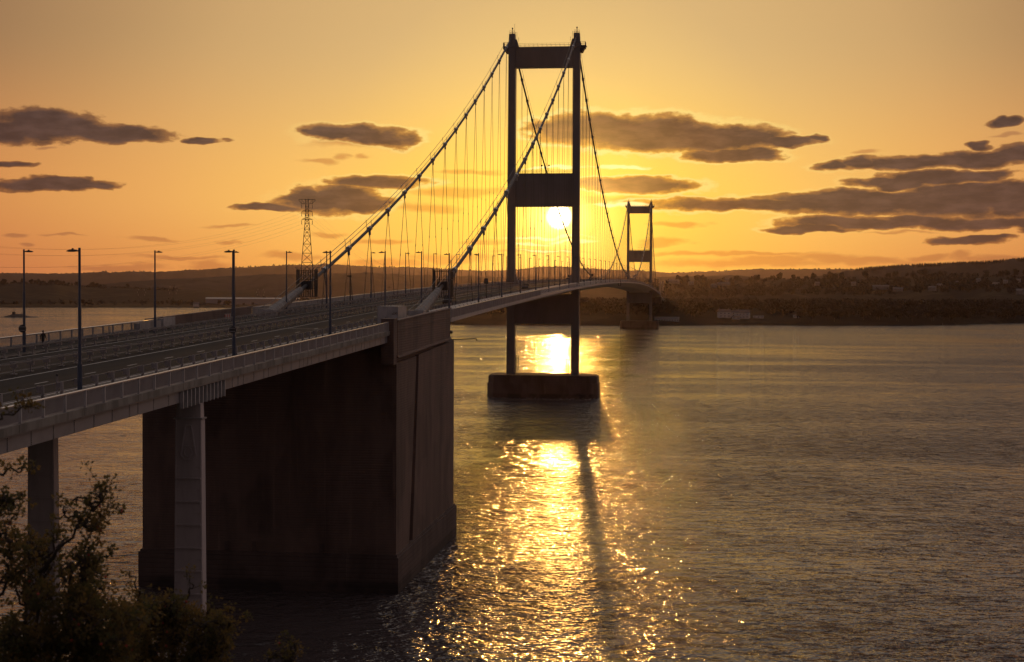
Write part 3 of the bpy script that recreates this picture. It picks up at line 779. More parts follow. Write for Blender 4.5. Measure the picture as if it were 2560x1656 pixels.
# ------------------------------------------------------------------ anchorage block
def make_anchorage():
    t = thing('anchorage_block', 'huge dark concrete anchorage rising from the water under the road', 'bridge anchorage')
    zt = lambda x: zc(x) - .75
    b = MB().sweep([(-15.85, 0), (15.85, 0), (15.85, -40), (-15.85, -40)], lin(-348, -303.6, 8), zt)
    for i, v in enumerate(b.v):
        if v[2] < 5: b.v[i] = (v[0], v[1], -3.0)
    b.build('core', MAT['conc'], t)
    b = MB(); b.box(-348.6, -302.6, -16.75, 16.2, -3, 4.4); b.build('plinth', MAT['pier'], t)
    b = MB(); b.box(-348.4, -302.8, -16.55, 16.0, 4.4, 4.7); b.build('plinth_course', MAT['pier'], t)
    # two proud wall slabs on the river face, leaving the slanted slot between them
    def slab(name, pl):
        m_ = MB(); k = len(pl)
        m_.v = [(x, -15.86, z) for x, z in pl] + [(x, -16.35, z) for x, z in pl]
        m_.f = [tuple(range(k))[::-1], tuple(range(k, 2*k))] + [(i, (i+1) % k, k+(i+1) % k, k+i) for i in range(k)]
        m_.build(name, MAT['conc'], t)
    slab('wall_slab', [(-348.0, 4.7), (-339.4, 4.7), (-334.6, 27.6), (-334.6, 28.5), (-348.0, 28.2)])
    slab('wall_slab', [(-336.9, 4.7), (-303.1, 4.7), (-303.1, 29.6), (-332.9, 28.6), (-332.9, 27.6)])
    m_ = MB(); m_.v = [(-339.4, -16.0, 4.7), (-338.5, -16.0, 4.7), (-333.9, -16.0, 28.5), (-334.6, -16.0, 28.5), (-339.4, -15.87, 4.7), (-338.5, -15.87, 4.7), (-333.9, -15.87, 28.5), (-334.6, -15.87, 28.5)]
    m_.f = [(0, 1, 2, 3), (1, 5, 6, 2), (0, 3, 7, 4)]; m_.build('slot_rib', MAT['conc'], t)
    # parapet walls above the ledge
    for s in (-1, 1):
        x0, x1 = (-356.3 if s < 0 else -345.5), (-307.6 if s < 0 else -300.5)
        ya, yb = (-16.5, -15.95) if s < 0 else (15.95, 16.5)
        zz = lambda x: zc(x) + 1.15
        MB().sweep([(ya, 0), (yb, 0), (yb, -4.4 if s < 0 else -3), (ya, -4.4 if s < 0 else -3)], lin(x0 if s > 0 else -348.0, x1, 6), zz).build('parapet_wall', MAT['conc'], t)
        if s < 0:
            MB().sweep([(ya-.1, .0), (yb+.05, .0), (yb+.05, .16), (ya-.1, .16)], lin(-348.0, x1, 6), zz).build('wall_coping', MAT['conc'], t)
            MB().sweep([(ya-.06, -1.25), (ya, -1.25), (ya, -1.15), (ya-.06, -1.15)], lin(-348.0, x1, 6), zz).build('wall_joint', MAT['conc'], t)
            MB().sweep([(ya-.22, -4.45), (yb, -4.45), (yb, -4.15), (ya-.10, -4.15)], lin(-348.4, x1, 6), zz).build('string_course', MAT['conc'], t)
    # corner pylon and recess by the end of the viaduct railing
    MB().box(-350.3, -348.02, -16.45, -14.9, zc(-350)-4.0, zc(-350)+1.45).build('corner_pier', MAT['conc'], t)
    MB().box(-350.35, -347.95, -16.5, -14.85, zc(-350)+1.45, zc(-350)+1.55).build('corner_cap', MAT['conc'], t)
    b = MB(); b.bar((-307.6, -16.3, zc(-304)-3.5), (-301.5, -19.5, zc(-304)-3.5), .10); b.bar((-301.5, -19.5, zc(-304)-3.5), (-301.4, -19.6, zc(-304)-3.9), .09); b.build('drain_arm', MAT['dark'], t)
    b = MB(); b.tube([(-307.4, -16.5, zc(-304)-2.4), (-307.4, -16.8, zc(-304)-2.4)], [.25, .22], 8); b.build('bulkhead_lamp', MAT['dark'], t)
    # rust and lime runs are raised crusts below two weep holes
    for y in (1.5, 5.0, -7.0):
        b = MB(); b.box(-348.12, -348.0, y-.25, y+.25, 4.8, 5.9); b.build('weep_spout', MAT['pier'], t)
    return t
anch = make_anchorage()

# ------------------------------------------------------------------ viaduct columns
def make_column(label, emblem, y, x=-419.6):
    t = thing('viaduct_column', label, 'bridge column', (x, y, 0), 0, 'steel columns under the viaduct')
    zt = zc(x) - 1.36
    b = MB(); b.frustum((0, 0, -2), 1.0, 2.42, (0, 0, zt-1.6), .86, 2.0); b.build('shaft', MAT['colpaint'], t)
    b = MB(); b.frustum((0, 0, zt-1.6), .80, 1.9, (0, 0, zt), .74, 1.8); b.build('head', MAT['colpaint'], t)
    b = MB(); b.box(-.55, .55, -1.1, 1.1, zt-1.66, zt-1.55); b.build('head_plate', MAT['offwhite'], t)
    for k in range(16):
        z = 22.95 - 1.74*k
        if z < -1.5: break
        f = (z+2)/(zt+.4); wx, wy = (1.0-.14*f)/2, (2.42-.42*f)/2
        MB().box(-wx-.15, -wx, -wy+.05, wy-.08, z-.05, z+.05).build('stiffener_rib', MAT['colpaint'], t)
        for s in (-1, 1):
            b = MB(); a = s*(wy-.06); c = s*(wy-.42)
            b.v = [(-wx-.09, a, z+.84), (-wx-.09, a, z+.94), (-wx-.005, c, z+.87), (-wx-.005, c, z+.91), (-wx, a, z+.84), (-wx, a, z+.94)]
            b.f = [(0, 1, 3, 2), (1, 5, 3), (0, 2, 4), (0, 4, 5, 1)]
            b.build('gusset', MAT['colpaint'], t)
    f = .5
    for s in (-1, 1):
        b = MB(); b.tube([(-.53, s*1.10, -1), (-.45, s*.93, zt-1.7)], .045, 4); b.build('edge_angle', MAT['colpaint'], t)
    if emblem:
        zc0 = zt
        def strip(pts, w, name, par):
            m_ = MB()
            for (ya, za), (yb, zb) in zip(pts, pts[1:]): m_.tube([(-.475, ya, za), (-.475, yb, zb)], w, 4)
            return m_.build(name, MAT['colpaint'], par)
        P_ = [(.22, 25.55+.0), (.60, 23.35), (.28, 23.0), (-.28, 23.0), (-.60, 23.35), (-.22, 25.55), (.22, 25.55)]
        P_ = [(a, z+1.35) for a, z in P_]
        e = strip(P_, .07, 'inspection_door', t)
        strip([(.33, 24.0+1.35), (-.33, 24.0+1.35)], .05, 'door_bar', e)
        ring = [(.30*math.cos(a*PI/6), 23.55+1.35+.36*math.sin(a*PI/6)) for a in range(13)]
        strip(ring, .035, 'hatch_rim', e)
    return t
make_column('pale steel column with a raised A shaped hatch frame beside the dark anchorage', True, -14.75)
make_column('dim steel column at the left edge rising behind the bush', False, -3.2)
# ------------------------------------------------------------------ railings
def slope(x): return (zc(x+.5)-zc(x-.5))
def panel_mesh(L, h=1.0, pitch=.125, bw=.018, name='railing_panel'):
    b = MB(); n = int(L/pitch)
    for i in range(1, n):
        x = L*i/n; k = len(b.v)
        b.v += [(x-bw, -bw, .07), (x+bw, -bw, .07), (x+bw, bw, .07), (x-bw, bw, .07), (x-bw, -bw, h-.05), (x+bw, -bw, h-.05), (x+bw, bw, h-.05), (x-bw, bw, h-.05)]
        b.f += [tuple(k+j for j in q) for q in ((0, 1, 5, 4), (1, 2, 6, 5), (2, 3, 7, 6), (3, 0, 4, 7))]
    b.box(.0, L, -.025, .025, .05, .11); b.box(.0, L, -.03, .03, h-.07, h-.02)
    return b.mesh(name, MAT['white'])
def railing(label, y, x0, x1, zoff, L, npan, run_to=None, pitch=.125, mats=('white', 'white'), h=1.0):
    t = thing('parapet_railing', label, 'railing')
    pm = panel_mesh(L-.08, h, pitch); pm.materials[0] = MAT[mats[0]]
    post = MB().box(-.065, .065, -.10, .08, -.06, h+.02).mesh('railing_post', MAT[mats[1]])
    n = 0; x = x0
    while x < x1 - .5 and n < npan:
        o = link('railing_panel', pm, t, (x+.04, y, zc(x)+zoff)); o.rotation_euler = (0, -math.atan(slope(x+L/2)), 0)
        link('railing_post', post, t, (x, y, zc(x)+zoff)); x += L; n += 1
    link('railing_post', post, t, (x, y, zc(x)+zoff))
    MB().tube([(q, y, zc(q)+zoff+h+.03) for q in lin(x0, x, max(4, int((x-x0)/6)))], .065, 8).build('handrail', MAT['gloss'], t, smooth=True)
    if run_to:
        b = MB(); q = x
        while q < run_to:
            z0, z1 = zc(q)+zoff, zc(q+L)+zoff
            for k in range(16):
                xx = q + L*k/16; zz = zc(xx)+zoff
                if k == 0: b.box(xx-.05, xx+.05, y-.05, y+.05, zz, zz+h)
                else: b.quad((xx-.03, y, zz+.06), (xx+.03, y, zz+.06), (xx+.03, y, zz+h), (xx-.03, y, zz+h))
            q += L
        xs = lin(x, run_to, int((run_to-x)/12))
        b.sweep([(y-.05, zoff+h-.02), (y+.05, zoff+h-.02), (y+.05, zoff+h+.05), (y-.05, zoff+h+.05)], xs, zc)
        b.sweep([(y-.03, zoff+.04), (y+.03, zoff+.04), (y+.03, zoff+.1), (y-.03, zoff+.1)], xs, zc)
        r = b.build('distant_run', MAT[mats[0]], t, fixn=False); tag(r, kind='stuff')
    return t
railing('white barred railing along the near edge of the approach viaduct', -15.78, -521.5, -352.6, .10, 2.95, 80, mats=('girder', 'white'))
railing('white barred railing on the river edge of the hung deck beyond the anchorage', -15.9, -303.2, 1290, -.42, 2.95, 46, 1290, h=1.36, mats=('girder', 'offwhite'))
railing('barred railing on the far edge of the viaduct where the walker passes', 15.2, -521.5, -345.6, -.12, 2.95, 80, h=1.15, pitch=.19, mats=('galv', 'galv'))
railing('dull railing on the far edge of the hung deck past the dark wall', 15.9, -300.2, 1290, -.42, 2.95, 60, 1290, h=1.36, mats=('offwhite', 'offwhite'))

# ------------------------------------------------------------------ crash barriers
def barrier(label, y, kind, x0, x1, step, npost, xrun):
    t = thing('crash_barrier', label, 'crash barrier')
    s = 1 if y < 0 else -1
    b = MB()
    if kind == 'edge':
        b.box(-.08, .08, -.09, .09, -.05, 1.0); post = b.mesh('barrier_post', MAT['offwhite'])
        blk = MB().box(-.10, .10, s*.10 if s > 0 else -.38, .38 if s > 0 else -.10, .52, .95).mesh('offset_block', MAT['girder'])
        plate = None
    else:
        b.box(-.06, .06, -.06, .06, -.02, .98); b.box(-.09, .09, -.30, .30, .93, .98); post = b.mesh('barrier_post', MAT['offwhite'])
        blk = MB().box(-.12, .12, -.27, .27, .52, .92).mesh('offset_block', MAT['girder'])
        plate = MB().box(-.22, .22, -.2, .2, -.02, .05).mesh('base_plate', MAT['offwhite'])
    x = x0; n = 0; more = MB()
    while x < xrun:
        z = zd(x, y)
        if n < npost:
            p = link('barrier_post', post, t, (x, y, z)); link('offset_block', blk, p)
            if plate: link('base_plate', plate, p)
        else:
            more.box(x-.07, x+.07, y-.07, y+.07, z-.1, z+1.0)
            if kind == 'edge': more.box(x-.1, x+.1, min(y+s*.1, y+s*.38), max(y+s*.1, y+s*.38), z+.52, z+.95)
            else: more.box(x-.11, x+.11, y-.27, y+.27, z+.52, z+.95)
        x += step; n += 1
    if more.v: tag(more.build('distant_posts', MAT['offwhite'], t, fixn=False), kind='stuff')
    xs = lin(x0, xrun, int((xrun-x0)/8))
    zz = lambda q: zd(q, y)
    offs = [s*.42] if kind == 'edge' else [-.3, .3]
    for o in offs:
        MB().sweep([(y+o-.04, .80), (y+o+.04, .80), (y+o+.04, .89), (y+o-.04, .89)], xs, zz).build('guard_beam', MAT['beam'], t)
    for h in ((.34,) if kind == 'edge' else (.22,)):
        MB().sweep([(y-.03, h), (y+.03, h), (y+.03, h+.07), (y-.03, h+.07)], xs, zz).build('lower_rail', MAT['offwhite' if kind == 'edge' else 'beam'], t)
    return t
barrier('near crash barrier of stout white posts beside the right kerb', -10.45, 'edge', -519.3, -330, 2.98, 90, 1280)
barrier('middle crash barrier of slim posts with foot plates between the carriageways', 0.0, 'mid', -519.0, -330, 2.98, 90, 1280)
barrier('far crash barrier of short posts beside the left kerb', 9.75, 'mid2', -518.0, -330, 2.98, 70, 1280)

# ------------------------------------------------------------------ street lamps
def make_lamp(label, group, loc, rz):
    t = thing('street_lamp', label, 'street lamp', loc, rz, group)
    MB().tube([(0, 0, -.1), (0, 0, 2.05)], .17, 8).build('base', MAT['lampblue'], t)
    MB().tube([(0, 0, 2.05), (0, 0, 2.2), (0, 0, 5.9), (0, 0, 6.0), (0, 0, 9.95)], [.15, .125, .115, .09, .085], 8).build('pole', MAT['lampblue'], t)
    MB().tube([(0, 0, 9.75), (0, .35, 9.73)], .05, 6).build('arm', MAT['lampblue'], t)
    b = MB()
    n = 8
    for k in range(n+1):
        f = k/n; y = .10 + .82*f; w = .15*math.sin(PI*min(1, .18+.82*f)**.8) + .03; h = .13*math.sin(PI*(.12+.80*f)) + .02
        b.v += [(-w, y, 9.70), (w, y, 9.70), (w*.7, y, 9.70+h), (-w*.7, y, 9.70+h)]
    for k in range(n):
        for j in range(4): a = k*4+j; c = k*4+(j+1) % 4; b.f.append((a, c, c+4, a+4))
    b.f += [(0, 3, 2, 1), tuple(n*4+j for j in range(4))]
    h = b.build('lantern', MAT['dark'], t)
    MB().box(-.10, .10, .35, .80, 9.67, 9.695).build('lens', MAT['lens'], h)
    MB().tube([(0, .48, 9.82), (0, .48, 9.92)], .07, 6).build('photocell', MAT['dark'], h)
    return t
near_x = [-465.5, -430.6, -395.8, -359.0, -327.7, -299.9, -273.5, -237.6] + [-201.5+36.5*k for k in range(30)]
far_x = [-428.0, -392.5, -357.4, -327.1, -299.3, -273.2, -236.7] + [-200.5+36.6*k for k in range(30)]
lamp0 = None
desc_n = {1: 'nearest street lamp on the right kerb, standing in front of the others at the left', 2: 'second street lamp along the right kerb, overlapping a far kerb lamp', 3: 'right kerb street lamp standing just left of the white container',
          4: 'right kerb street lamp rising behind the white container', 5: 'right kerb street lamp left of the near cable cage', 6: 'right kerb street lamp right behind the near cable cage', 7: 'right kerb street lamp just right of the near cable foot'}
desc_f = {1: 'far kerb street lamp beside the walker, with a round sign', 2: 'far kerb street lamp by the white enclosure panels', 3: 'far kerb street lamp behind the right kerb lamp, in front of the dark wall', 4: 'far kerb street lamp just left of the big pylon',
          5: 'far kerb street lamp just behind the rising left cable', 6: 'far kerb street lamp between the first hangers of the left cable'}
for lst, y, rz, desc, side in ((near_x, -10.75, 0, desc_n, 'right'), (far_x, 10.75, PI, desc_f, 'far')):
    for i, x in enumerate(lst):
        if x > 1270: continue
        loc = (x, y, zd(x, y)-.05)
        if side == 'right' and x > -280:             # on the hung deck they stand out on the low footway
            xq = CAM.x + (x-CAM.x)*.930; loc = (xq, -13.7, zc(xq)-.5)
        if i in desc: lab = desc[i]; gr = 'street lamps along the bridge road'
        elif x < 0: lab = 'one of the thin %s kerb street lamps between the big cables before the near tower' % side; gr = '%s kerb street lamps before the near tower' % side
        else: lab = 'one of the tiny %s kerb street lamps on the deck past the near tower' % side; gr = '%s kerb street lamps past the near tower' % side
        if lamp0 is None: lamp0 = make_lamp(lab, gr, loc, rz)
        else: dup(lamp0, loc, rz, lab, gr)

# ------------------------------------------------------------------ signs on posts
def round_sign(label, x, y, z, r, post_from=None, square=False):
    t = thing('road_sign', label, 'road sign', (x, y, z))
    b = MB()
    if square:
        pl = [(-r*.75, -r), (-r, -r*.75), (-r, r*.75), (-r*.75, r), (r*.75, r), (r, r*.75), (r, -r*.75), (r*.75, -r)]
    else: pl = [(r*math.cos(a*PI/10), r*math.sin(a*PI/10)) for a in range(20)]
    k = len(pl)
    b.v = [(-.22, p, q*(1.25 if square else 1)) for p, q in pl] + [(-.18, p, q*(1.25 if square else 1)) for p, q in pl]
    b.f = [tuple(range(k)), tuple(range(k, 2*k))[::-1]] + [(i, k+i, k+(i+1) % k, (i+1) % k) for i in range(k)]
    b.build('plate', MAT['signback'], t)
    b = MB()
    for q in (-r*.45, r*.45): b.box(-.26, -.22, -r*.7, r*.7, q-.03, q+.03)
    b.build('bracket', MAT['galv'], t)
    b = MB(); b.tube([(0, 0, -post_from if post_from else -r), (0, 0, r)], .06 if post_from else .04, 6); b.build('post', MAT['dark'], t)
    return t
z = zd(-392.5, 10.7)
round_sign('round sign seen from behind on the lamp beside the walker', -392.7, 10.75, z+2.4, .38)
z = zd(-357, 10)
round_sign('round dark sign on the second right kerb lamp, above the near barrier', -396.0, -10.75, zd(-396, 10)+2.6, .33)
round_sign('tall rectangular sign on a post in front of the near tower left leg', -229.6, -11.2, zd(-229, 11)+4.1, .42, 4.1, True)
for x, y, lab in ((-20, -10.9, 'small sign on a lamp between the near tower legs'), (100, -10.9, 'small sign on a lamp right of the near tower'), (420, -10.9, 'tiny sign on a lamp left of the far tower')):
    round_sign(lab, x, y, zd(x, y)+3.2, .45, 3.2)
# camera mast by the far kerb
t = thing('camera_mast', 'short dark camera mast between the hangers of the left cable foot', 'mast', (-253.0, 11.2, zd(-253, 11)))
MB().tube([(0, 0, 0), (0, 0, 5.2)], .13, 6).build('post', MAT['dark'], t)
MB().box(-.25, .25, -.3, .5, 5.2, 5.45).build('camera', MAT['dark'], t)
MB().tube([(0, .15, 5.3), (0, .75, 5.4)], .05, 5).build('bracket', MAT['dark'], t)

# ------------------------------------------------------------------ main cables with hangers
def make_cable(label, y):
    t = thing('main_cable', label, 'suspension cable')
    xs = lin(-306.5, 0, 60) + lin(0, SPAN, 120)[1:] + lin(SPAN, SPAN+306, 40)[1:]
    MB().tube([(x, y, zcable(x)) for x in xs], .31, 8).build('cable_strand', MAT['cable'], t, smooth=True)
    # clamps, hangers and hand rope stanchions
    cl = [-14.9-18.35*j for j in range(15)] + [14.9+18.42*j for j in range(53)] + [SPAN+14.9+18.35*j for j in range(15)]
    stan = []
    for x in cl:
        z = zcable(x); s = (zcable(x+.5)-zcable(x-.5)); a = -math.atan(s)
        if x < SPAN:
            k = .46
            o = link('cable_clamp', CLAMP, t, (x, y, z)); o.rotation_euler = (0, a, 0)
        hb = zc(x) - .2; H = z - 1.0 - hb
        sp = max(.8, min(8.3, .40*H)) if H > .6 else 0
        if H > 1.2:
            for sg in (-1, 1):
                xb = x + sg*sp; zb = zc(xb) - .35
                b = MB(); b.bar((x+sg*.16, y, z-1.0), (xb, y, zb), .062)
                # socket at the lower end of the rope
                p0 = Vector((xb, y, zb)); dv = (Vector((x, y, z-1)) - p0).normalized()
                b.bar(tuple(p0), tuple(p0+dv*1.5), .11)
                if x < 0: b.bar(tuple(p0+dv*(H*.45)), tuple(p0+dv*(H*.45+.5)), .10)
                b.build('hanger', MAT['rope'], t, fixn=False)
        if x < SPAN: stan.append(x)
    for sy in (-.5, .5):
        for seg in ([q for q in stan if q < 0][::-1], [q for q in stan if q > 0]):
            pts = []
            if seg[0] < 0: pts = [(-312, y+sy, zc(-308)+1.0), (-304, y+sy, zcable(-304)+1.35)]
            pts += [(q - .3*math.copysign(1, q), y+sy, zcable(q)+1.75) for q in seg]
            MB().tube(pts, .05, 4).build('hand_rope', MAT['rope'], t)
    return t
b = MB(); b.tube([(-.75, 0, 0), (.75, 0, 0)], .50, 8); b.box(-.30, .30, -.18, .18, -1.25, -.3)
b.bar((-.2, -.5, .2), (-.55, -.5, 1.95), .06); b.bar((-.2, .5, .2), (-.55, .5, 1.95), .06); b.bar((-.2, -.5, .3), (-.2, .5, .3), .06)
CLAMP = b.mesh('cable_clamp', MAT['galv'])
make_cable('thick left suspension cable climbing to the near tower left leg, with rope hangers', CABLE_Y)
make_cable('thick right suspension cable rising from the anchorage corner to the near tower right leg', -CABLE_Y)

# white sleeves and anti climb cages at the foot of each cable
def sleeve(label, y):
    t = thing('cable_sleeve', label, 'cable cover')
    pts = [(x, y, zcable(x)+.05) for x in lin(-306.8, -288.4, 6)]
    MB().tube(pts, [.95, .92, .85, .78, .70, .62, .56], 10).build('sleeve', MAT['sleeve'], t)
    for x in lin(-305.5, -289.5, 8):
        f = (x+306.8)/18.4; r = .96-.40*f
        s = zcable(x+.5)-zcable(x-.5); d = Vector((1, 0, s)).normalized()*.09; p = Vector((x, y, zcable(x)+.05))
        MB().tube([p-d, p+d], r+.05, 10).build('sleeve_ring', MAT['offwhite'], t)
    MB().box(-308.3, -306.0, y-1.15, y+1.15, zc(-307)-.4, zc(-307)+.95).build('foot_block', MAT['white'], t)
sleeve('ribbed white sleeve round the foot of the left cable behind the railing', CABLE_Y)
sleeve('ribbed white sleeve round the right cable foot above the anchorage wall', -CABLE_Y)
def cage(label, y):
    x = -284.0
    t = thing('climb_guard', label, 'cage', (x, y, zcable(x)))
    for sx in (-.9, .9):
        b = MB()
        for k in range(9):
            q = -1.5 + 3.0*k/8; b.bar((sx, q, -2.0), (sx, q, 2.5), .05)
        for z in (-2.0, -.6, .9, 2.3): b.bar((sx, -1.6, z), (sx, 1.6, z), .06)
        b.build('bar_screen', MAT['dark'], t)
    for sy in (-1.55, 1.55):
        b = MB()
        for k in range(6):
            q = -.9+1.8*k/5; b.bar((q, sy, -2.0), (q, sy, 2.5), .05)
        for z in (-2.0, .9, 2.3): b.bar((-.9, sy, z), (.9, sy, z), .06)
        b.build('side_screen', MAT['dark'], t)
    b = MB()
    for k in range(16):
        a = k*2*PI/16; b.bar((.9*math.cos(a), 1.6*math.sin(a), 2.5), (1.2*math.cos(a), 2.1*math.sin(a), 2.9), .03)
    b.build('spike', MAT['dark'], t)
    MB().box(-.7, .7, -.9, .9, -.8, .62).build('collar_box', MAT['dark'], t)
cage('dark spiked anti climb cage on the left cable in front of the pylon', CABLE_Y)
cage('dark spiked anti climb cage on the right cable beside the parked car', -CABLE_Y)

# ------------------------------------------------------------------ maintenance gear under and on the hung deck
t = thing('inspection_gantry', 'dark inspection gantry hanging under the deck right of the near tower', 'gantry')
b = MB()
for y in (-11, 11):
    for x in (18, 30): b.bar((x, y, zc(x)-1), (x, y, zc(x)-6.2), .14)
for x in (18, 30):
    b.box(x-.2, x+.2, -14, 14, zc(x)-6.6, zc(x)-6.2)
for k in range(15):
    y = -14+2*k; b.bar((18, y, zc(20)-6.3), (30, y, zc(20)-6.3), .08); b.bar((18, y, zc(20)-5.0), (18, y, zc(20)-6.3), .05)
for h in (-5.0, -5.6): b.bar((18, -14, zc(20)+h), (18, 14, zc(20)+h), .06)
b.build('gantry_frame', MAT['dark'], t)
MB().box(18.3, 29.7, -13.8, 13.8, zc(20)-6.45, zc(20)-6.3).build('gantry_floor', MAT['deckgrey'], t)
t = thing('work_cradle', 'small dark work cradle clipped to the deck edge left of the far tower', 'cradle', (225, -16.3, zc(225)))
b = MB()
for x in (-1.6, 1.6):
    for y in (-.7, .5): b.bar((x, y, -2.2), (x, y, 2.6), .10)
for z in (-2.2, -.9, .5, 2.5):
    for y in (-.7, .5): b.bar((-1.6, y, z), (1.6, y, z), .10)
b.build('cradle_frame', MAT['dark'], t); MB().box(-1.6, 1.6, -.7, .5, -2.3, -2.15).build('cradle_floor', MAT['dark'], t)

# ------------------------------------------------------------------ things standing on the anchorage
def container():
    x0, x1, y0, y1 = -332.6, -326.6, -13.5, -10.7; z0, z1 = zc(-330)-.16, zc(-330)+2.30
    t = thing('site_container', 'white site container with scribbled graffiti above the anchorage corner', 'container')
    MB().box(x0, x1, y0, y1, z0, z1).build('body', MAT['white'], t)
    b = MB(); b.box(x0-.04, x1+.04, y0-.04, y1+.04, z1, z1+.06); b.build('roof_edge', MAT['white'], t)
    for y in (y0+.03, (y0+y1)/2, y1-.03): MB().box(x0-.02, x0, y-.02, y+.02, z0, z1).build('door_seam', MAT['galv'], t)
    MB().box(x0-.06, x0-.02, (y0+y1)/2+.2, (y0+y1)/2+.26, z0+.5, z0+1.1).build('door_handle', MAT['dark'], t)
    b = MB()
    g_ = lambda pts: b.tube([(x0-.03, y0+py, z0+pz) for py, pz in pts], .028, 4)
    g_([(.78, 1.55), (.70, 1.40), (.62, 1.55), (.80, 1.48)]); g_([(.58, 1.38), (.56, 1.72), (.16, 1.75), (.12, 1.42)]); g_([(.46, 1.42), (.34, 1.66), (.24, 1.42)])
    g_([(.42, 1.52), (.26, 1.54)]); g_([(.40, .78), (.20, .95), (.06, .82), (.14, .62), (.34, .70), (.24, .80)]); g_([(.44, .66), (.22, .60), (.02, .68)])
    b.build('graffiti', MAT['graffiti'], t)
container()
def enclosure(label, x0, x1, y, h, nslat, m):
    t = thing('panel_enclosure', label, 'enclosure')
    z = zc(x0)-.14
    for k in range(nslat):
        xa = x0+(x1-x0)*k/nslat
        MB().box(xa+.02, xa+(x1-x0)/nslat-.02, y-.02, y+.02, z+.1, z+h).build('panel_board', MAT[m], t)
    b = MB()
    for xa in (x0, x1): b.box(xa-.05, xa+.05, y-.05, y+.05, z, z+h+.05)
    b.box(x0, x1, y-.04, y+.04, z+h, z+h+.06); b.build('frame', MAT['white'], t)
    MB().box(x0+.1, x1-.1, y+.1, y+.8, z, z+h-.15).build('cabinet', MAT['galv'], t)
enclosure('slatted enclosure between the lamp and the dark wall', -352.6, -345.4, 14.4, 1.2, 12, 'offwhite')
enclosure('pale cabinet screen in front of the dark far wall', -344.4, -340.2, 14.4, 1.4, 4, 'white')
t = thing('works_barrier', 'red and white works barrier beside the dark far wall', 'barrier', (-323.5, 12.6, zd(-323, 12)))
for k in range(6): MB().box(-1.3+.45*k, -.90+.45*k, -.03, .03, .35, 1.0).build('board', MAT['red'] if k % 2 == 0 else MAT['white'], t)
b = MB(); b.box(-1.35, 1.4, -.05, .05, .28, .35); b.box(-1.35, 1.4, -.05, .05, 1.0, 1.07)
for x in (-1.2, 1.25): b.box(x-.04, x+.04, -.25, .25, 0, .06); b.box(x-.04, x+.04, -.04, .04, 0, 1.0)
b.build('frame', MAT['white'], t)
t = thing('notice_board', 'small pale notice board fixed to the far railing', 'notice board', (-361.0, 14.9, zd(-361, 15)+.35))
MB().box(-.35, .35, -.03, .03, .1, .75).build('board', MAT['galv'], t)
MB().box(-.04, .04, .03, .07, -.4, .8).build('post', MAT['dark'], t)
t = thing('marker_post', 'short post with a dark cap behind the near crash barrier', 'marker post', (-431.9, -9.7, zd(-432, 10)))
MB().tube([(0, 0, 0), (0, 0, 1.25)], .07, 6).build('post', MAT['offwhite'], t); MB().tube([(0, 0, 1.25), (0, 0, 1.42)], .085, 6).build('cap', MAT['dark'], t)
# electrical boxes by the kerb behind the container
for i, (x, lab) in enumerate(((-322.5, 'low pale kerb box just right of the white container'), (-318.6, 'low pale kerb box midway between container and cable foot'))):
    t = thing('kerb_box', lab, 'utility box', (x, -13.6, zc(x)-.16)); MB().box(-.6, .6, -.4, .4, 0, .75).build('body', MAT['offwhite'], t); MB().box(-.65, .65, -.45, .45, .75, .82).build('lid', MAT['galv'], t)

# ------------------------------------------------------------------ vehicles
def make_car(label, loc, rz, paint, L=4.6, Wd=1.85, H=1.68, group='cars driving over the bridge'):
    t = thing('passenger_car', label, 'car', loc, rz, group)
    pm = mat('car_paint', paint, .3, spec=.6)
    lo = [(-L/2, .35), (-L/2-.03, .62), (-L/2+.05, .95), (-L/2+.55, 1.02), (-L/2+1.3, 1.06), (L/2-.2, 1.02), (L/2, .70), (L/2-.03, .35)]
    hw = Wd/2
    def prism(pl, w0, w1, z0, z1):
        b = MB(); k = len(pl)
        for sgn in (-1, 1):
            for x, z in pl:
                w = w0 + (w1-w0)*max(0, min(1, (z-z0)/(z1-z0))); b.v.append((x, sgn*w, z))
        b.f = [tuple(range(k)), tuple(range(k, 2*k))[::-1]] + [(i, k+i, k+(i+1) % k, (i+1) % k) for i in range(k)]
        return b
    prism(lo, hw-.03, hw-.06, .3, 1.06).build('body', pm, t)
    cab = [(-L/2+1.0, 1.04), (-L/2+1.75, H-.03), (-L/2+2.2, H), (L/2-.7, H-.02), (L/2-.18, 1.04)]
    prism(cab, hw-.08, hw-.26, 1.04, H).build('windows', MAT['glass'], t)
    MB().box(-L/2+1.72, L/2-.68, -hw+.25, hw-.25, H-.01, H+.035).build('roof', pm, t)
    for s in (-1, 1):
        b = MB()
        for a_, c_ in (((-L/2+1.0, 1.04), (-L/2+1.75, H)), ((-.1, 1.04), (-.1, H)), ((L/2-.18, 1.04), (L/2-.7, H))): b.bar((a_[0], s*(hw-.075), a_[1]), (c_[0], s*(hw-.25), c_[1]), .05)
        b.build('pillar', pm, t)
        MB().box(-L/2-.05, -L/2+.1, s*.72-.16, s*.72+.16, .68, .84).build('headlight', MAT['lens'], t)
        MB().box(L/2-.08, L/2+.02, s*.76-.1, s*.76+.1, .72, .98).build('tail_light', MAT['red'], t)
        MB().box(-L/2+1.3, -L/2+1.5, s*(hw+.08)-.1, s*(hw+.08)+.1, 1.05, 1.2).build('mirror', pm, t)
        for x in (-L/2+.85, L/2-.85):
            w = MB().tube([(x, s*(hw-.24), .33), (x, s*(hw-.02), .33)], .33, 12).build('wheel', MAT['tyre'], t)
            MB().tube([(x, s*(hw-.03), .33), (x, s*(hw-.005), .33)], .19, 10).build('rim', MAT['chrome'], w)
    MB().box(-L/2-.05, -L/2+.0, -.5, .5, .45, .62).build('grille', MAT['dark'], t)
    return t
def carpos(x, y): return (x, y, zd(x, y)+.01)
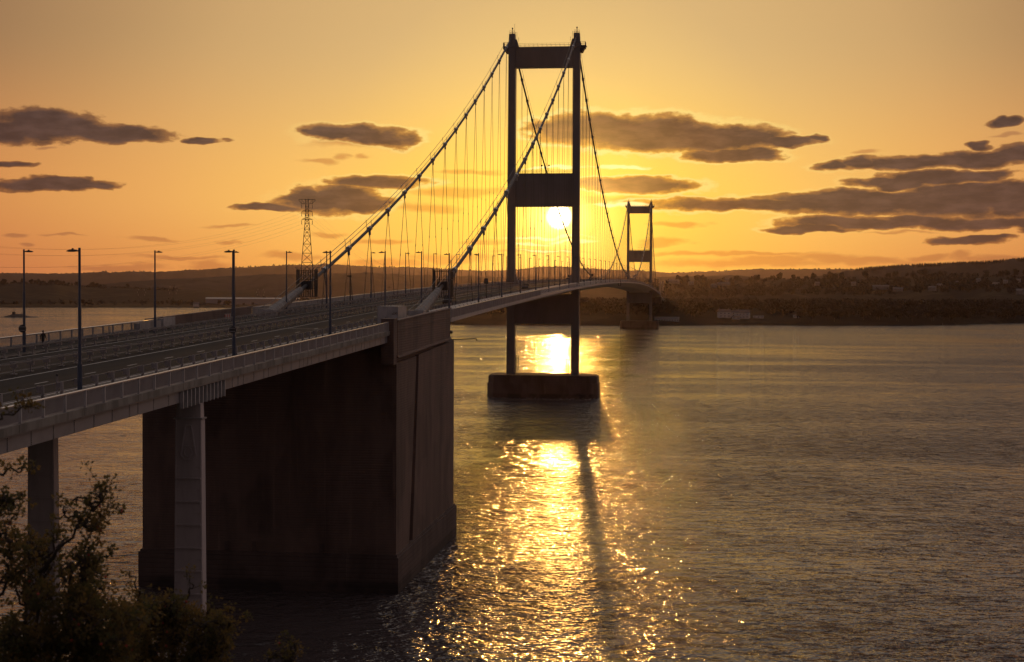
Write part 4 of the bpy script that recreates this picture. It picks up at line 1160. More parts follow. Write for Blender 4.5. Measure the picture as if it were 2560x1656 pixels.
make_car('dark car with a bright roof edge beside the right cable foot', carpos(-252.5, -7.4), 0, (.03, .03, .035), H=1.78)
make_car('dark car heading away just left of the near tower', carpos(-118, -6.9), 0, (.05, .05, .055))
make_car('dark car further out between the near tower legs, left one', carpos(150, 3.2), 0, (.06, .05, .05))
make_car('dark car further out between the near tower legs, right one', carpos(205, -3.2), 0, (.05, .05, .06))

# ------------------------------------------------------------------ the walker
def make_person(loc, rz):
    t = thing('person', 'person in a dark jacket walking away along the far footway', 'person', loc, rz)
    V = {}; vs = []; es = []; rs = []
    def j(n, p, r, par=None):
        V[n] = len(vs); vs.append(p); rs.append(r)
        if par: es.append((V[par], V[n]))
    # walking towards +x ; left is +y
    j('pelvis', (0, 0, .95), (.15, .12)); j('waist', (.01, 0, 1.10), (.15, .11), 'pelvis'); j('chest', (.03, 0, 1.32), (.18, .13), 'waist'); j('neck0', (.03, 0, 1.48), (.09, .08), 'chest')
    j('neck', (.045, 0, 1.53), (.055, .055), 'neck0'); j('head0', (.06, 0, 1.60), (.085, .095), 'neck'); j('head', (.065, 0, 1.69), (.085, .10), 'head0'); j('crown', (.06, 0, 1.75), (.055, .06), 'head')
    for s, n, sw in ((1, 'l', 1), (-1, 'r', -1)):
        j(n+'hip', (.02*sw, .095*s, .88), (.10, .10), 'pelvis'); j(n+'knee', (.14*sw+.03, .095*s, .50), (.065, .065), n+'hip'); j(n+'ank', (.22*sw-.04, .095*s, .10), (.042, .042), n+'knee')
        j(n+'heel', (.22*sw-.05, .095*s, .045), (.04, .04), n+'ank'); j(n+'toe', (.22*sw+.14, .10*s, .035), (.035, .03), n+'heel')
        j(n+'sh', (.03, .19*s, 1.42), (.075, .075), 'chest'); j(n+'elb', (.03-.06*sw, .25*s, 1.14), (.055, .055), n+'sh'); j(n+'wr', (.11-.12*sw, .25*s, .90), (.036, .036), n+'elb')
        hx = .13-.14*sw
        j(n+'palm', (hx, .25*s, .83), (.036, .022), n+'wr')
        for q, (ox, ln_) in enumerate(((-.03, .062), (-.01, .078), (.01, .074), (.028, .055))):
            j(n+'f%d' % q, (hx+ox, .25*s, .79), .0095 and (.0095, .0095), n+'palm'); j(n+'g%d' % q, (hx+ox+.012, .245*s, .79-ln_), (.0085, .0085), n+'f%d' % q)
        j(n+'th', (hx+.04, .245*s, .815), (.011, .011), n+'palm'); j(n+'tt', (hx+.06, .24*s, .78), (.009, .009), n+'th')
    me = bpy.data.meshes.new('body'); me.from_pydata(vs, es, [])
    o = link('body', me, t)
    sk = o.modifiers.new('skin', 'SKIN'); su = o.modifiers.new('sub', 'SUBSURF'); su.levels = 2; su.render_levels = 2
    for i, r in enumerate(rs): me.skin_vertices[0].data[i].radius = r
    me.skin_vertices[0].data[0].use_root = True
    bpy.context.view_layer.update()
    ev = o.evaluated_get(bpy.context.evaluated_depsgraph_get())
    m2 = bpy.data.meshes.new_from_object(ev)
    o.modifiers.clear(); o.data = m2
    m2.materials.clear()
    for n in ('skin', 'jacket', 'trousers', 'white', 'dark'): m2.materials.append(MAT[n])
    for p in m2.polygons:
        c = p.center
        if c.z > 1.50: k = 0
        elif c.z > .95 or (abs(c.y) > .19 and c.z > .88): k = 1
        elif abs(c.y) > .19 and c.z > .6: k = 0
        elif c.z > .20: k = 2
        elif c.z > .09: k = 0
        else: k = 3
        p.material_index = k; p.use_smooth = True
    b = MB(); n, m = 12, 6
    for i in range(m+1):
        for q in range(n):
            a, e = 2*PI*q/n, PI*.5*i/m
            fr = -.15 if math.cos(a) > .3 else -.45
            b.v.append((.05+.112*math.cos(a)*math.cos(e), .10*math.sin(a)*math.cos(e), 1.675+.02+(.115*math.sin(e) if i else fr*.15)))
    for i in range(m):
        for q in range(n): b.f.append((i*n+q, i*n+(q+1) % n, (i+1)*n+(q+1) % n, (i+1)*n+q))
    b.build('hair', MAT['hair'], t, smooth=True)
    for s in (-1, 1):
        MB().box(.145, .158, s*.033-.012, s*.033+.012, 1.665, 1.68).build('eye', MAT['dark'], t)
        MB().tube([(.055, s*.095, 1.63), (.05, s*.105, 1.66), (.055, s*.098, 1.69)], .014, 5).build('ear', MAT['skin'], t)
    MB().frustum((.155, 0, 1.625), .03, .03, (.148, 0, 1.665), .012, .014).build('nose', MAT['skin'], t)
    MB().box(.138, .146, -.022, .022, 1.595, 1.603).build('mouth', MAT['red'], t)
make_person((-384.0, 12.7, zc(-384)-.16), 0.0)
# ------------------------------------------------------------------ far shore: pylons and wires
def at_px(X, Y, r):                            # real spot at ground distance r in a surveyed direction
    d = ray(X, Y); h = math.hypot(d.x, d.y)
    return Vector((CX + d.x/h*r, CY + d.y/h*r, CAM.z + d.z/h*r))
def az_of(X): d = ray(X, 679); return math.degrees(math.atan2(d.y, d.x))
def ground_at(X, r): return shore_z(az_of(X), r-coast_r(az_of(X)))

def crossing_pylon():
    r = 2190; top = at_px(714, 464, r); base_z = 3.0
    face = math.atan2(top.y-CY, top.x-CX)
    t = thing('crossing_pylon', 'tall lattice crossing pylon standing beyond the left cable', 'pylon', (top.x, top.y, base_z), face)
    Ht = top.z - base_z
    def hw(z):                                 # half width of the body
        f = z/Ht; kn = [(0, 16.7), (.345, 8.8), (.70, 4.4), (.82, 2.7), (1.01, 2.0)]
        for (f0, w0), (f1, w1) in zip(kn, kn[1:]):
            if f <= f1: return w0 + (w1-w0)*(f-f0)/(f1-f0)
    zs = [0, .13, .25, .36, .45, .53, .61, .68, .74, .79, .82, .86, .90, .94, 1.0]
    zs = [q*Ht for q in zs]
    for sx in (-1, 1):
        for sy in (-1, 1):
            MB().tube([(sx*hw(z), sy*hw(z), z) for z in zs], .62, 4).build('leg', MAT['lattice'], t)
    for z0, z1 in zip(zs, zs[1:]):
        b = MB(); a, c = hw(z0), hw(z1); w = .36 if z0 < .8*Ht else .42
        for s in (-1, 1):
            for q in (-1, 1):
                b.bar((s*a, -q*a, z0), (s*c, q*c, z1), w*.8); b.bar((-q*a, s*a, z0), (q*c, s*c, z1), w*.8)
            b.bar((s*c, -c, z1), (s*c, c, z1), w); b.bar((-c, s*c, z1), (c, s*c, z1), w)
        b.build('bracing', MAT['lattice'], t, fixn=False)
    MB().box(-3, 3, -3, 3, .71*Ht, .712*Ht).build('platform', MAT['lattice'], t)
    tips = []
    for f, w, drop in ((1.0, 12.0, 0), (.895, 7.6, 0), (.825, 7.6, 0)):
        z = f*Ht
        b = MB(); zl = z - (6 if f == 1 else -3)
        if f == 1:
            for s in (-1, 1):
                for q in (-1.2, 1.2):
                    b.bar((q, 0, z), (q, s*w, z), .4); b.bar((q, s*2, zl), (q, s*7.6, zl), .4); b.bar((q, s*7.6, zl), (q, s*w, z-1), .35)
                    b.bar((q, s*7.6, zl), (q, s*7.6, z), .3); b.bar((q, s*4, zl), (q, s*7.6, z), .25); b.bar((q, s*9.8, z-3), (q, s*9.8, z), .2)
        else:
            for s in (-1, 1):
                for q in (-1.2, 1.2): b.bar((q, 0, zl), (q, s*w, z), .38); b.bar((q, 0, z), (q, s*w, z), .38); b.bar((q, s*w*.5, z), (q, s*w*.5, (z+zl)/2), .2)
        b.build('cross_arm', MAT['lattice'], t, fixn=False)
        for s in (-1, 1):
            y = s*7.6; z1 = zl if f == 1 else z
            i = MB().tube([(0, y, z1), (0, y, z1-1.5), (0, y, z1-1.6), (0, y, z1-6.3), (0, y, z1-6.4), (0, y, z1-7)], [.15, .15, .42, .42, .8, .2], 5); i.build('insulator_string', MAT['lattice'], t)
            c, sn = math.cos(face), math.sin(face)
            tips.append(Vector((top.x - y*sn, top.y + y*c, base_z + z1-7)))
    return tips
TIPS = crossing_pylon()
# conductors of the river crossing towards the near bank on the left
left_ends = {}
def plan_t(Sx, B, azd):
    a = R(azd); n = Vector((-math.sin(a), math.cos(a)))
    s = (Vector((Sx.x-CX, Sx.y-CY))).dot(n); e = (Vector((B.x-CX, B.y-CY))).dot(n)
    return s/(s-e)
PASS = [((0, 574), (265/K, 579.5)), ((0, 590.5), (265/K, 593.5)), ((0, 621.5), (294/K, 615.5))]
names = ['upper', 'middle', 'lower']
for lev in range(3):
    for side in range(2):
        S_ = TIPS[lev*2+side]
        a = R(46)
        Bp = Vector((CX+900*math.cos(a) + (8 if side else -8), CY+900*math.sin(a) + (8 if side else -8), 0))
        if side == 0 or lev not in left_ends:
            rows = []
            for (X, Y) in PASS[lev]:
                tt = plan_t(S_, Bp, az_of(X)); px = S_.lerp(Bp, tt); d = ray(X, Y); h = math.hypot(d.x, d.y)
                zt = CAM.z + d.z/h*math.hypot(px.x-CX, px.y-CY)
                rows.append((tt, -4*tt*(1-tt), zt - S_.z*(1-tt)))
            (a1, b1, c1), (a2, b2, c2) = rows; det = a1*b2-a2*b1
            left_ends[lev] = ((c1*b2-c2*b1)/det, (a1*c2-a2*c1)/det)
        zB, sag = left_ends[lev]
        pts = []
        for k in range(41):
            tt = k/40; p = S_.lerp(Bp, tt); pts.append((p.x, p.y, S_.z*(1-tt)+zB*tt - 4*sag*tt*(1-tt)))
        o = MB().tube(pts, [.06]*41, 4).build('power_cable', MAT['lattice'])
        tag(o, '%s power line strung left from the tall pylon, %s of its pair' % (names[lev], ('nearer', 'farther')[side]), 'power line', 'river crossing power lines')
        e = at_px(930+25*lev, 640+4*lev, 3600) + Vector((0, 12 if side else -12, 0))
        pts = []
        for k in range(21):
            tt = k/20; p = S_.lerp(e, tt); pts.append((p.x, p.y, p.z - 4*14*tt*(1-tt)))
        o = MB().tube(pts, .06, 4).build('power_cable', MAT['lattice'])
        tag(o, '%s faint power line running right and down from the pylon, %s of its pair' % (names[lev], ('nearer', 'farther')[side]), 'power line', 'inland power lines')

def small_pylon(X, r, H, label):
    z = ground_at(X, r); p = at_px(X, 679, r); face = math.atan2(p.y-CY, p.x-CX)
    t = thing('lattice_pylon', label, 'pylon', (p.x, p.y, z), face, 'small pylons on the left bank')
    b = MB()
    for s in (-1, 1):
        for q in (-1, 1): b.tube([(s*3.6, q*3.6, 0), (s*1.3, q*1.3, H*.55), (s*.5, q*.5, H)], .22, 4)
    for k in range(7):
        f, g_ = k/7, (k+1)/7; w0, w1 = 3.6-2.9*min(1, f*1.25), 3.6-2.9*min(1, g_*1.25)
        for s in (-1, 1): b.bar((s*w0, -w0, H*f), (s*w1, w1, H*g_), .14); b.bar((-w0, s*w0, H*f), (w1, s*w1, H*g_), .14)
    b.build('tower_body', MAT['lattice'], t, fixn=False)
    for f, w in ((.92, 6), (.76, 9), (.60, 7)):
        b = MB()
        for s in (-1, 1): b.bar((0, 0, H*f+1.4), (0, s*w, H*f), .22); b.bar((0, 0, H*f), (0, s*w, H*f), .22)
        a = b.build('cross_arm', MAT['lattice'], t, fixn=False)
        for s in (-1, 1): MB().tube([(0, s*w, H*f), (0, s*w, H*f-3.2)], .5, 5).build('insulator', MAT['insul'], a)
small_pylon(402, 3380, 44, 'small pylon with wide arms on the left bank behind the far kerb lamp')
small_pylon(329, 3500, 36, 'small pylon farther left of the wide armed one on the left bank')
small_pylon(606, 3450, 38, 'small pylon with glinting insulators above the long grey shed')
small_pylon(905, 3600, 40, 'small pylon with glinting insulators seen between the hangers')
small_pylon(17, 4050, 40, 'small pylon on the wooded rise at the left edge')

# masts of a second bridge behind the far tower
for X, r, Ytop, lab in ((1535, 2600, 654.5, 'thin pale mast behind the far tower, left one of two'), (1541.5, 2700, 656, 'thin pale mast behind the far tower, right one of two')):
    top = at_px(X, Ytop, r); z = 12.0
    t = thing('bridge_mast', lab, 'mast', (top.x, top.y, z))
    MB().frustum((0, 0, 0), 3.4, 3.0, (0, 0, top.z-z), 2.6, 2.2).build('shaft', MAT['girder'], t)
    MB().frustum((0, 0, top.z-z), 2.0, 1.8, (0, 0, top.z-z+1.5), 1.2, 1.0).build('cap', MAT['dark'], t)

# ------------------------------------------------------------------ islet and channel marker
def islet():
    c = at_px(45, 679, 1980); c.z = 0
    d = math.hypot(c.x-CX, c.y-CY)
    b = MB(); rnd = random.Random(2); n = 26; px = 37*3502/62.0
    c = Vector((CX, CY, 0)) + (Vector((c.x-CX, c.y-CY, 0)).normalized())*(CAM.z*3502/63.0)
    dirv = Vector((c.x-CX, c.y-CY, 0)).normalized(); lat = Vector((-dirv.y, dirv.x, 0))
    rows = [(-1.0, -.6), (-.7, 1.2), (-.35, 2.6), (0, 3.6), (.4, 2.8), (.8, 1), (1.0, -.6)]
    hs = [rnd.uniform(.75, 1.2) for _ in range(n+1)]
    for i in range(n+1):
        u = i/n; prof = max(.02, math.sin(PI*u)**.6*(.45 + .75*math.exp(-((u-.42)/.22)**2)))
        for dv, h in rows:
            p = c + lat*((u-.5)*-50) + dirv*dv*11*(.4+.6*math.sin(PI*u))
            b.v.append((p.x, p.y, h*prof*hs[i]*1.2 if h > 0 else -.6))
    k = len(rows); b.f = [(i*k+j, i*k+j+1, (i+1)*k+j+1, (i+1)*k+j) for i in range(n) for j in range(k-1)]
    tag(b.build('islet', MAT['rock']), kind='structure')
    p = c + lat*7
    t = thing('beacon', 'small stone beacon hut with a mast on the rocky islet', 'beacon', (p.x, p.y, 3.3))
    MB().box(-1.6, 1.6, -1.6, 1.6, -.5, 3.6).build('hut', MAT['rock'], t)
    MB().box(-1.9, 1.9, -1.9, 1.9, 3.6, 3.9).build('roof', MAT['dark'], t)
    b = MB(); b.tube([(0, 0, 3.9), (0, 0, 9.5)], .15, 5); b.build('mast', MAT['dark'], t)
islet()
def marker():
    d = ray(2193, 770); s = CAM.z/-d.z; p = CAM + d*s
    t = thing('channel_marker', 'thin dark channel marker frame standing in the water at right', 'channel marker', (p.x, p.y, 0))
    MB().bar((0, .5, -1), (0, .5, 7.2), .11).build('post', MAT['dark'], t)
    MB().bar((0, -.7, -1), (0, -.7, 5.5), .11).build('post', MAT['dark'], t)
    b = MB()
    for z in (1.0, 2.6, 4.2, 5.4): b.bar((0, -.7, z), (0, .5, z), .08)
    b.build('rung', MAT['dark'], t)
    MB().frustum((0, .5, 7.2), .15, .8, (0, .5, 8.2), .1, .1).build('topmark', MAT['dark'], t)
marker()

# ------------------------------------------------------------------ buildings
def house(label, p, face, L, Wd, H, ridge_h, wall='render', nwin=3, group=None, chim=True, storeys=2, cat='house', name='house'):
    t = thing(name, label, cat, p, face, group)
    MB().box(-Wd/2, Wd/2, -L/2, L/2, -2, H).build('wall', MAT[wall], t)
    b = MB(); o = .35
    b.v = [(-Wd/2-o, -L/2-o, H-.1), (-Wd/2-o, L/2+o, H-.1), (0, L/2+o, H+ridge_h), (0, -L/2-o, H+ridge_h), (Wd/2+o, -L/2-o, H-.1), (Wd/2+o, L/2+o, H-.1)]
    b.f = [(0, 1, 2, 3), (3, 2, 5, 4), (0, 3, 4), (1, 5, 2), (0, 4, 5, 1)]
    rf = b.build('roof', MAT['roof'], t)
    b = MB(); b.v = [(-Wd/2, -L/2-.01, H-.1), (Wd/2, -L/2-.01, H-.1), (0, -L/2-.01, H+ridge_h-.4), (-Wd/2, L/2+.01, H-.1), (Wd/2, L/2+.01, H-.1), (0, L/2+.01, H+ridge_h-.4)]
    if chim:
        for y in (-L*.38, L*.38): MB().box(-.5, .5, y-.5, y+.5, H+ridge_h*.6, H+ridge_h+1.4).build('chimney', MAT['roof'], rf)
    for st_ in range(storeys):
        z = 1.0 + st_*(H-.4)/storeys
        for k in range(nwin):
            y = -L/2 + L*(k+.5)/nwin
            w = MB().box(-Wd/2-.12, -Wd/2, y-.55, y+.55, z, z+1.35).build('window', MAT['white'], t)
            MB().box(-Wd/2-.14, -Wd/2-.12, y-.45, y+.45, z+.1, z+1.25).build('pane', MAT['glass'], w)
    return t
def place(X, r, dz=0.0):
    p = at_px(X, 679, r); p.z = ground_at(X, r) + dz
    return (p.x, p.y, p.z), math.atan2(p.y-CY, p.x-CX)
p, f = place(1684, 1752); house('white two storey house with gable end, left of the pair on the far bank', p, f+.25, 14, 8, 6.2, 3.4, nwin=3)
p, f = place(1728, 1748); house('white two storey house, right and larger one of the pair on the far bank', p, f-.2, 15, 8.5, 6.6, 3.6, nwin=4)
p, f = place(1706, 1768); house('white linking wing between the two far bank houses', p, f, 14, 6, 5.0, 2.4, nwin=3, chim=False)
p, f = place(1712, 1738); house('low white outbuilding in front of the two far bank houses', p, f, 9, 4, 2.6, 1.6, nwin=2, chim=False, storeys=1, cat='outbuilding', name='outbuilding')
p, f = place(1764, 1752); house('long low pale garden building right of the far bank houses', p, f, 12, 4, 2.6, .9, nwin=3, chim=False, storeys=1, cat='outbuilding', name='outbuilding')
p, f = place(1852, 1775); house('small pale hut far right of the white houses on the wooded bank', p, f, 7, 4, 2.4, .9, nwin=2, chim=False, storeys=1, cat='hut', name='hut')
t = thing('boathouse', 'long low white building on a dark quay right of the far tower', 'boathouse', *(lambda q: ((q[0][0], q[0][1], 0), q[1]))(place(1551, 1690)))
MB().box(-5, 5, -15, 15, -2, 4.0).build('quay', MAT['pier'], t)
MB().box(-4, 4, -13.5, 13.5, 4.0, 7.0).build('wall', MAT['render'], t)
b = MB(); b.v = [(-4.4, -14, 6.9), (-4.4, 14, 6.9), (0, 14, 9.2), (0, -14, 9.2), (4.4, -14, 6.9), (4.4, 14, 6.9)]; b.f = [(0, 1, 2, 3), (3, 2, 5, 4), (0, 3, 4), (1, 5, 2), (0, 4, 5, 1)]; b.build('roof', MAT['roof'], t)
for k in range(9):
    w = MB().box(-4.1, -4, -12+2.9*k-.6, -12+2.9*k+.6, 4.9, 6.2).build('window', MAT['white'], t)
    MB().box(-4.12, -4.1, -12+2.9*k-.5, -12+2.9*k+.5, 5.0, 6.1).build('pane', MAT['glass'], w)
def shed(label, X, r, L, H, Wd=40, m='shed'):
    p, f = place(X, r); t = thing('warehouse', label, 'warehouse', p, f)
    MB().box(-Wd/2, Wd/2, -L/2, L/2, -3, H).build('wall', MAT[m], t)
    b = MB(); b.v = [(-Wd/2-1, -L/2-1, H), (-Wd/2-1, L/2+1, H), (0, L/2+1, H+2.2), (0, -L/2-1, H+2.2), (Wd/2+1, -L/2-1, H), (Wd/2+1, L/2+1, H)]; b.f = [(0, 1, 2, 3), (3, 2, 5, 4), (0, 3, 4), (1, 5, 2), (0, 4, 5, 1)]; b.build('roof', MAT['shed'], t)
    for k in range(3): MB().box(-Wd/2-.2, -Wd/2, -L*.3+L*.3*k-3, -L*.3+L*.3*k+3, 0, 5).build('door', MAT['dark'], t)
shed('very long low grey warehouse on the left bank behind the lamps', 588, 3420, 205, 13, 60)
shed('smaller pale shed right of the very long warehouse', 735, 3330, 55, 7, 24, 'render')
p, f = place(456, 3180); house('small white house alone on the left bank near the water', p, f, 12, 8, 6, 3.5, nwin=3, chim=False)
rnd = random.Random(21)
town = [(1567, 707/K, 26, 5), (1607, 711/K, 12, 4), (1690, 703/K, 10, 5), (1683, 712/K, 30, 3), (1660, 717/K, 12, 4), (1900, 712/K, 10, 4), (1985, 713/K, 10, 5), (2048, 722/K, 34, 5), (2088, 726/K, 20, 3), (2168, 725/K, 14, 5), (2185, 717/K, 10, 4),
        (2213, 699/K, 9, 4), (2222, 710/K, 12, 4), (2275, 703/K, 10, 4), (2316, 714/K, 14, 4), (2338, 707/K, 10, 4), (2368, 705/K, 10, 5), (2372, 733/K, 12, 5)]
for X, Y, L, H in town:
    # stands where the sight line meets the town hill, about three kilometres out
    r = 2500 + (712/K - Y)*34 if Y > 640 else 3200
    r = max(2300, min(3300, 2720 + (668-Y)*30))
    q = at_px(X, Y, r)
    house('one of the small pale houses scattered over the wooded town slope', (q.x, q.y, q.z), math.atan2(q.y-CY, q.x-CX)+rnd.uniform(-.3, .3), L*.8, 8, H*.8, 2.2, wall='oldrender', nwin=2, group='pale houses on the town slope', chim=False, storeys=1)

# ------------------------------------------------------------------ far trees
def crown_mesh(seed, n=260, rx=4.6, rz=5.2, z0=7.4, size=1.05):
    b = MB(); rnd = random.Random(seed)
    lobes = [(rnd.uniform(-2.2, 2.2), rnd.uniform(-2.2, 2.2), rnd.uniform(-2.0, 2.6), rnd.uniform(.45, .75)) for _ in range(6)]
    for _ in range(n):
        lx, ly, lz, lr = rnd.choice(lobes)
        v = Vector((rnd.gauss(0, 1), rnd.gauss(0, 1), rnd.gauss(0, 1))).normalized()*(rnd.random()**.4)
        c = Vector((lx+v.x*rx*lr, ly+v.y*rx*lr, z0+lz+v.z*rz*lr*.8))
        u = Vector((rnd.gauss(0, 1), rnd.gauss(0, 1), rnd.gauss(0, 1))).normalized(); w = u.orthogonal().normalized(); s = size*rnd.uniform(.6, 1.2)
        b.quad(tuple(c-u*s-w*s*.6), tuple(c+u*s-w*s*.5), tuple(c+u*s*.8+w*s*.6), tuple(c-u*s*.7+w*s*.5))
    return b
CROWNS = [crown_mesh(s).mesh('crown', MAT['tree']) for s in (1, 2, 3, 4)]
TRUNK = MB().tube([(0, 0, -1), (0, 0, 4), (.3, .2, 8)], [.4, .28, .12], 5).mesh('trunk', MAT['bark'])
def tree(loc, s, rz, label, group, k):
    t = thing('broadleaf_tree', label, 'tree', loc, rz, group); t.scale = (s, s, s*random.uniform(.85, 1.15))
    link('crown', CROWNS[k], t); link('trunk', TRUNK, t)
rnd = random.Random(77)
def blocked(X, d):
    if 1655 < X < 1785 and d < 130: return True
    if 1520 < X < 1600 and d < 70: return True
    if 1785 <= X < 1860 and d < 85: return True
    return False
def region(X):
    for lim, txt in ((1440, 'seen under the main span'), (1560, 'behind the far tower pier'), (1660, 'between boathouse and white houses'), (1780, 'behind the pair of white houses'), (1950, 'just right of the white houses'), (2180, 'left of the channel marker')):
        if X < lim: return txt
    return 'towards the right edge'
cnt = 0
while cnt < 175:
    X = rnd.uniform(1130, 2400); d = rnd.uniform(24, 190)
    if X < 1780 and d < 55: continue
    if blocked(X, d): continue
    a = az_of(X); r = coast_r(a)+d; p = at_px(X, 679, r)
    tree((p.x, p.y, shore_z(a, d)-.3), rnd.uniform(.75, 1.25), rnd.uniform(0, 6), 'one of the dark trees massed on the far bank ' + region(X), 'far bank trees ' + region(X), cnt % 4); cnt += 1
def crest(pts, X):
    """crest line height between survey points"""
    for (a, ya), (c, yc) in zip(pts, pts[1:]):
        if a <= X <= c: return ya+(yc-ya)*(X-a)/(c-a)
for i in range(58):
    X = rnd.uniform(1560, 2400); r = 3500 + 120*math.sin(X*.011+4) + 60*math.sin(X*.037)
    q = at_px(X, crest(TOWN, X), r)
    tree((q.x, q.y, q.z-3), rnd.uniform(.8, 1.7), rnd.uniform(0, 6), 'one of the dark trees along the town slope crest, ' + ('nearer the far tower' if X < 1850 else 'below the conifer ridge' if X < 2150 else 'near the right edge'), 'town crest trees ' + ('nearer the far tower' if X < 1850 else 'below the conifer ridge' if X < 2150 else 'near the right edge'), i % 4)
for i in range(34):
    X = rnd.uniform(0, 320); r = 4200 + 120*math.sin(X*.011+5) + 60*math.sin(X*.037)
    q = at_px(X, crest(LNEAR, X), r)
    tree((q.x, q.y, q.z-3), rnd.uniform(.7, 1.4), rnd.uniform(0, 6), 'one of the dark trees on the wooded rise at the left edge', 'trees on the left wooded rise', i % 4)
for i in range(26):
    X = rnd.uniform(0, 640); r = 3140 + rnd.uniform(60, 240)
    p = at_px(X, 679, max(r, coast_r(az_of(X))+70)); 
    tree((p.x, p.y, 3), rnd.uniform(.6, 1.0), rnd.uniform(0, 6), 'one of the low dark trees along the left bank hedges', 'trees along the left bank', i % 4)
# woods that read as one mass
def wood(name, n, where, quads, size, seed, kind='tree'):
    b = MB(); rd = random.Random(seed)
    for _ in range(n):
        q = where(rd)
        if q is None: continue
        x, y, z, s = q
        for _ in range(quads):
            v = Vector((rd.gauss(0, 1), rd.gauss(0, 1), rd.gauss(0, 1))).normalized()*(rd.random()**.4)
            c = Vector((x+v.x*5*s, y+v.y*5*s, z+(7.0+v.z*5.0)*s))
            u = Vector((rd.gauss(0, 1), rd.gauss(0, 1), rd.gauss(0, 1))).normalized(); w = u.orthogonal().normalized(); k = size*rd.uniform(.6, 1.2)*s
            b.quad(tuple(c-u*k-w*k*.6), tuple(c+u*k-w*k*.5), tuple(c+u*k*.8+w*k*.6), tuple(c-u*k*.7+w*k*.5))
    o = b.build(name, MAT['tree'], fixn=False); tag(o, kind='stuff'); return o
def bank(rd):
    X = rd.uniform(1090, 2480); d = rd.uniform(45, 620)
    if blocked(X, d): return None
    if X < 1780 and d < 80: return None
    a = az_of(X); p = at_px(X, 679, coast_r(a)+d)
    return p.x, p.y, shore_z(a, d)-.5, rd.uniform(.75, 1.25)
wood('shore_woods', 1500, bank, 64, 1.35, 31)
def slopew(rd):
    X = rd.uniform(1480, 2480); f = rd.random()
    r = 3480 - f*900; Y = crest(TOWN, X) + f*34
    q = at_px(X, Y, r); return q.x, q.y, q.z-4, rd.uniform(.7, 1.3)
wood('town_woods', 900, slopew, 36, 1.9, 32)
def plainw(rd):
    X = rd.uniform(-40, 1150); r = rd.uniform(3250, 5200)
    if 460 < X < 740 and r < 3500: return None
    a = az_of(X); p = at_px(X, 679, r); return p.x, p.y, shore_z(a, r-coast_r(a))-2, rd.uniform(.6, 1.1)
wood('plain_hedges', 620, plainw, 22, 2.4, 33)
def crestw(pts, dist, sd, lo, hi):
    def f(rd):
        X = rd.uniform(lo, hi); Y = crest(pts, X)
        r = dist + 120*math.sin(X*.011+sd) + 60*math.sin(X*.037)
        q = at_px(X, Y, r+rd.uniform(-50, 10)); return q.x, q.y, q.z-8, rd.uniform(.6, 1.15)
    return f
wood('rise_woods', 330, crestw(LNEAR, 4200, 5, -40, 420), 22, 2.6, 34)
wood('far_crest_woods', 420, crestw(FAR, 10500, 1, 0, 2020), 12, 4.2, 36)
b = MB(); rd = random.Random(35)
for _ in range(900):
    X = rd.uniform(1990, 2480); r = 4900 + 120*math.sin(X*.011+3) + 60*math.sin(X*.037); q = at_px(X, crest(FIR, X), r+rd.uniform(-60, 20))
    h, w = rd.uniform(8, 14), rd.uniform(2.2, 3.6); n = len(b.v); z = q.z-5
    b.v += [(q.x+w*math.cos(k*PI/2.5), q.y+w*math.sin(k*PI/2.5), z) for k in range(5)] + [(q.x, q.y, z+h)]
    b.f += [(n+k, n+(k+1) % 5, n+5) for k in range(5)]
tag(b.build('fir_plantation', MAT['tree'], fixn=False), kind='stuff')

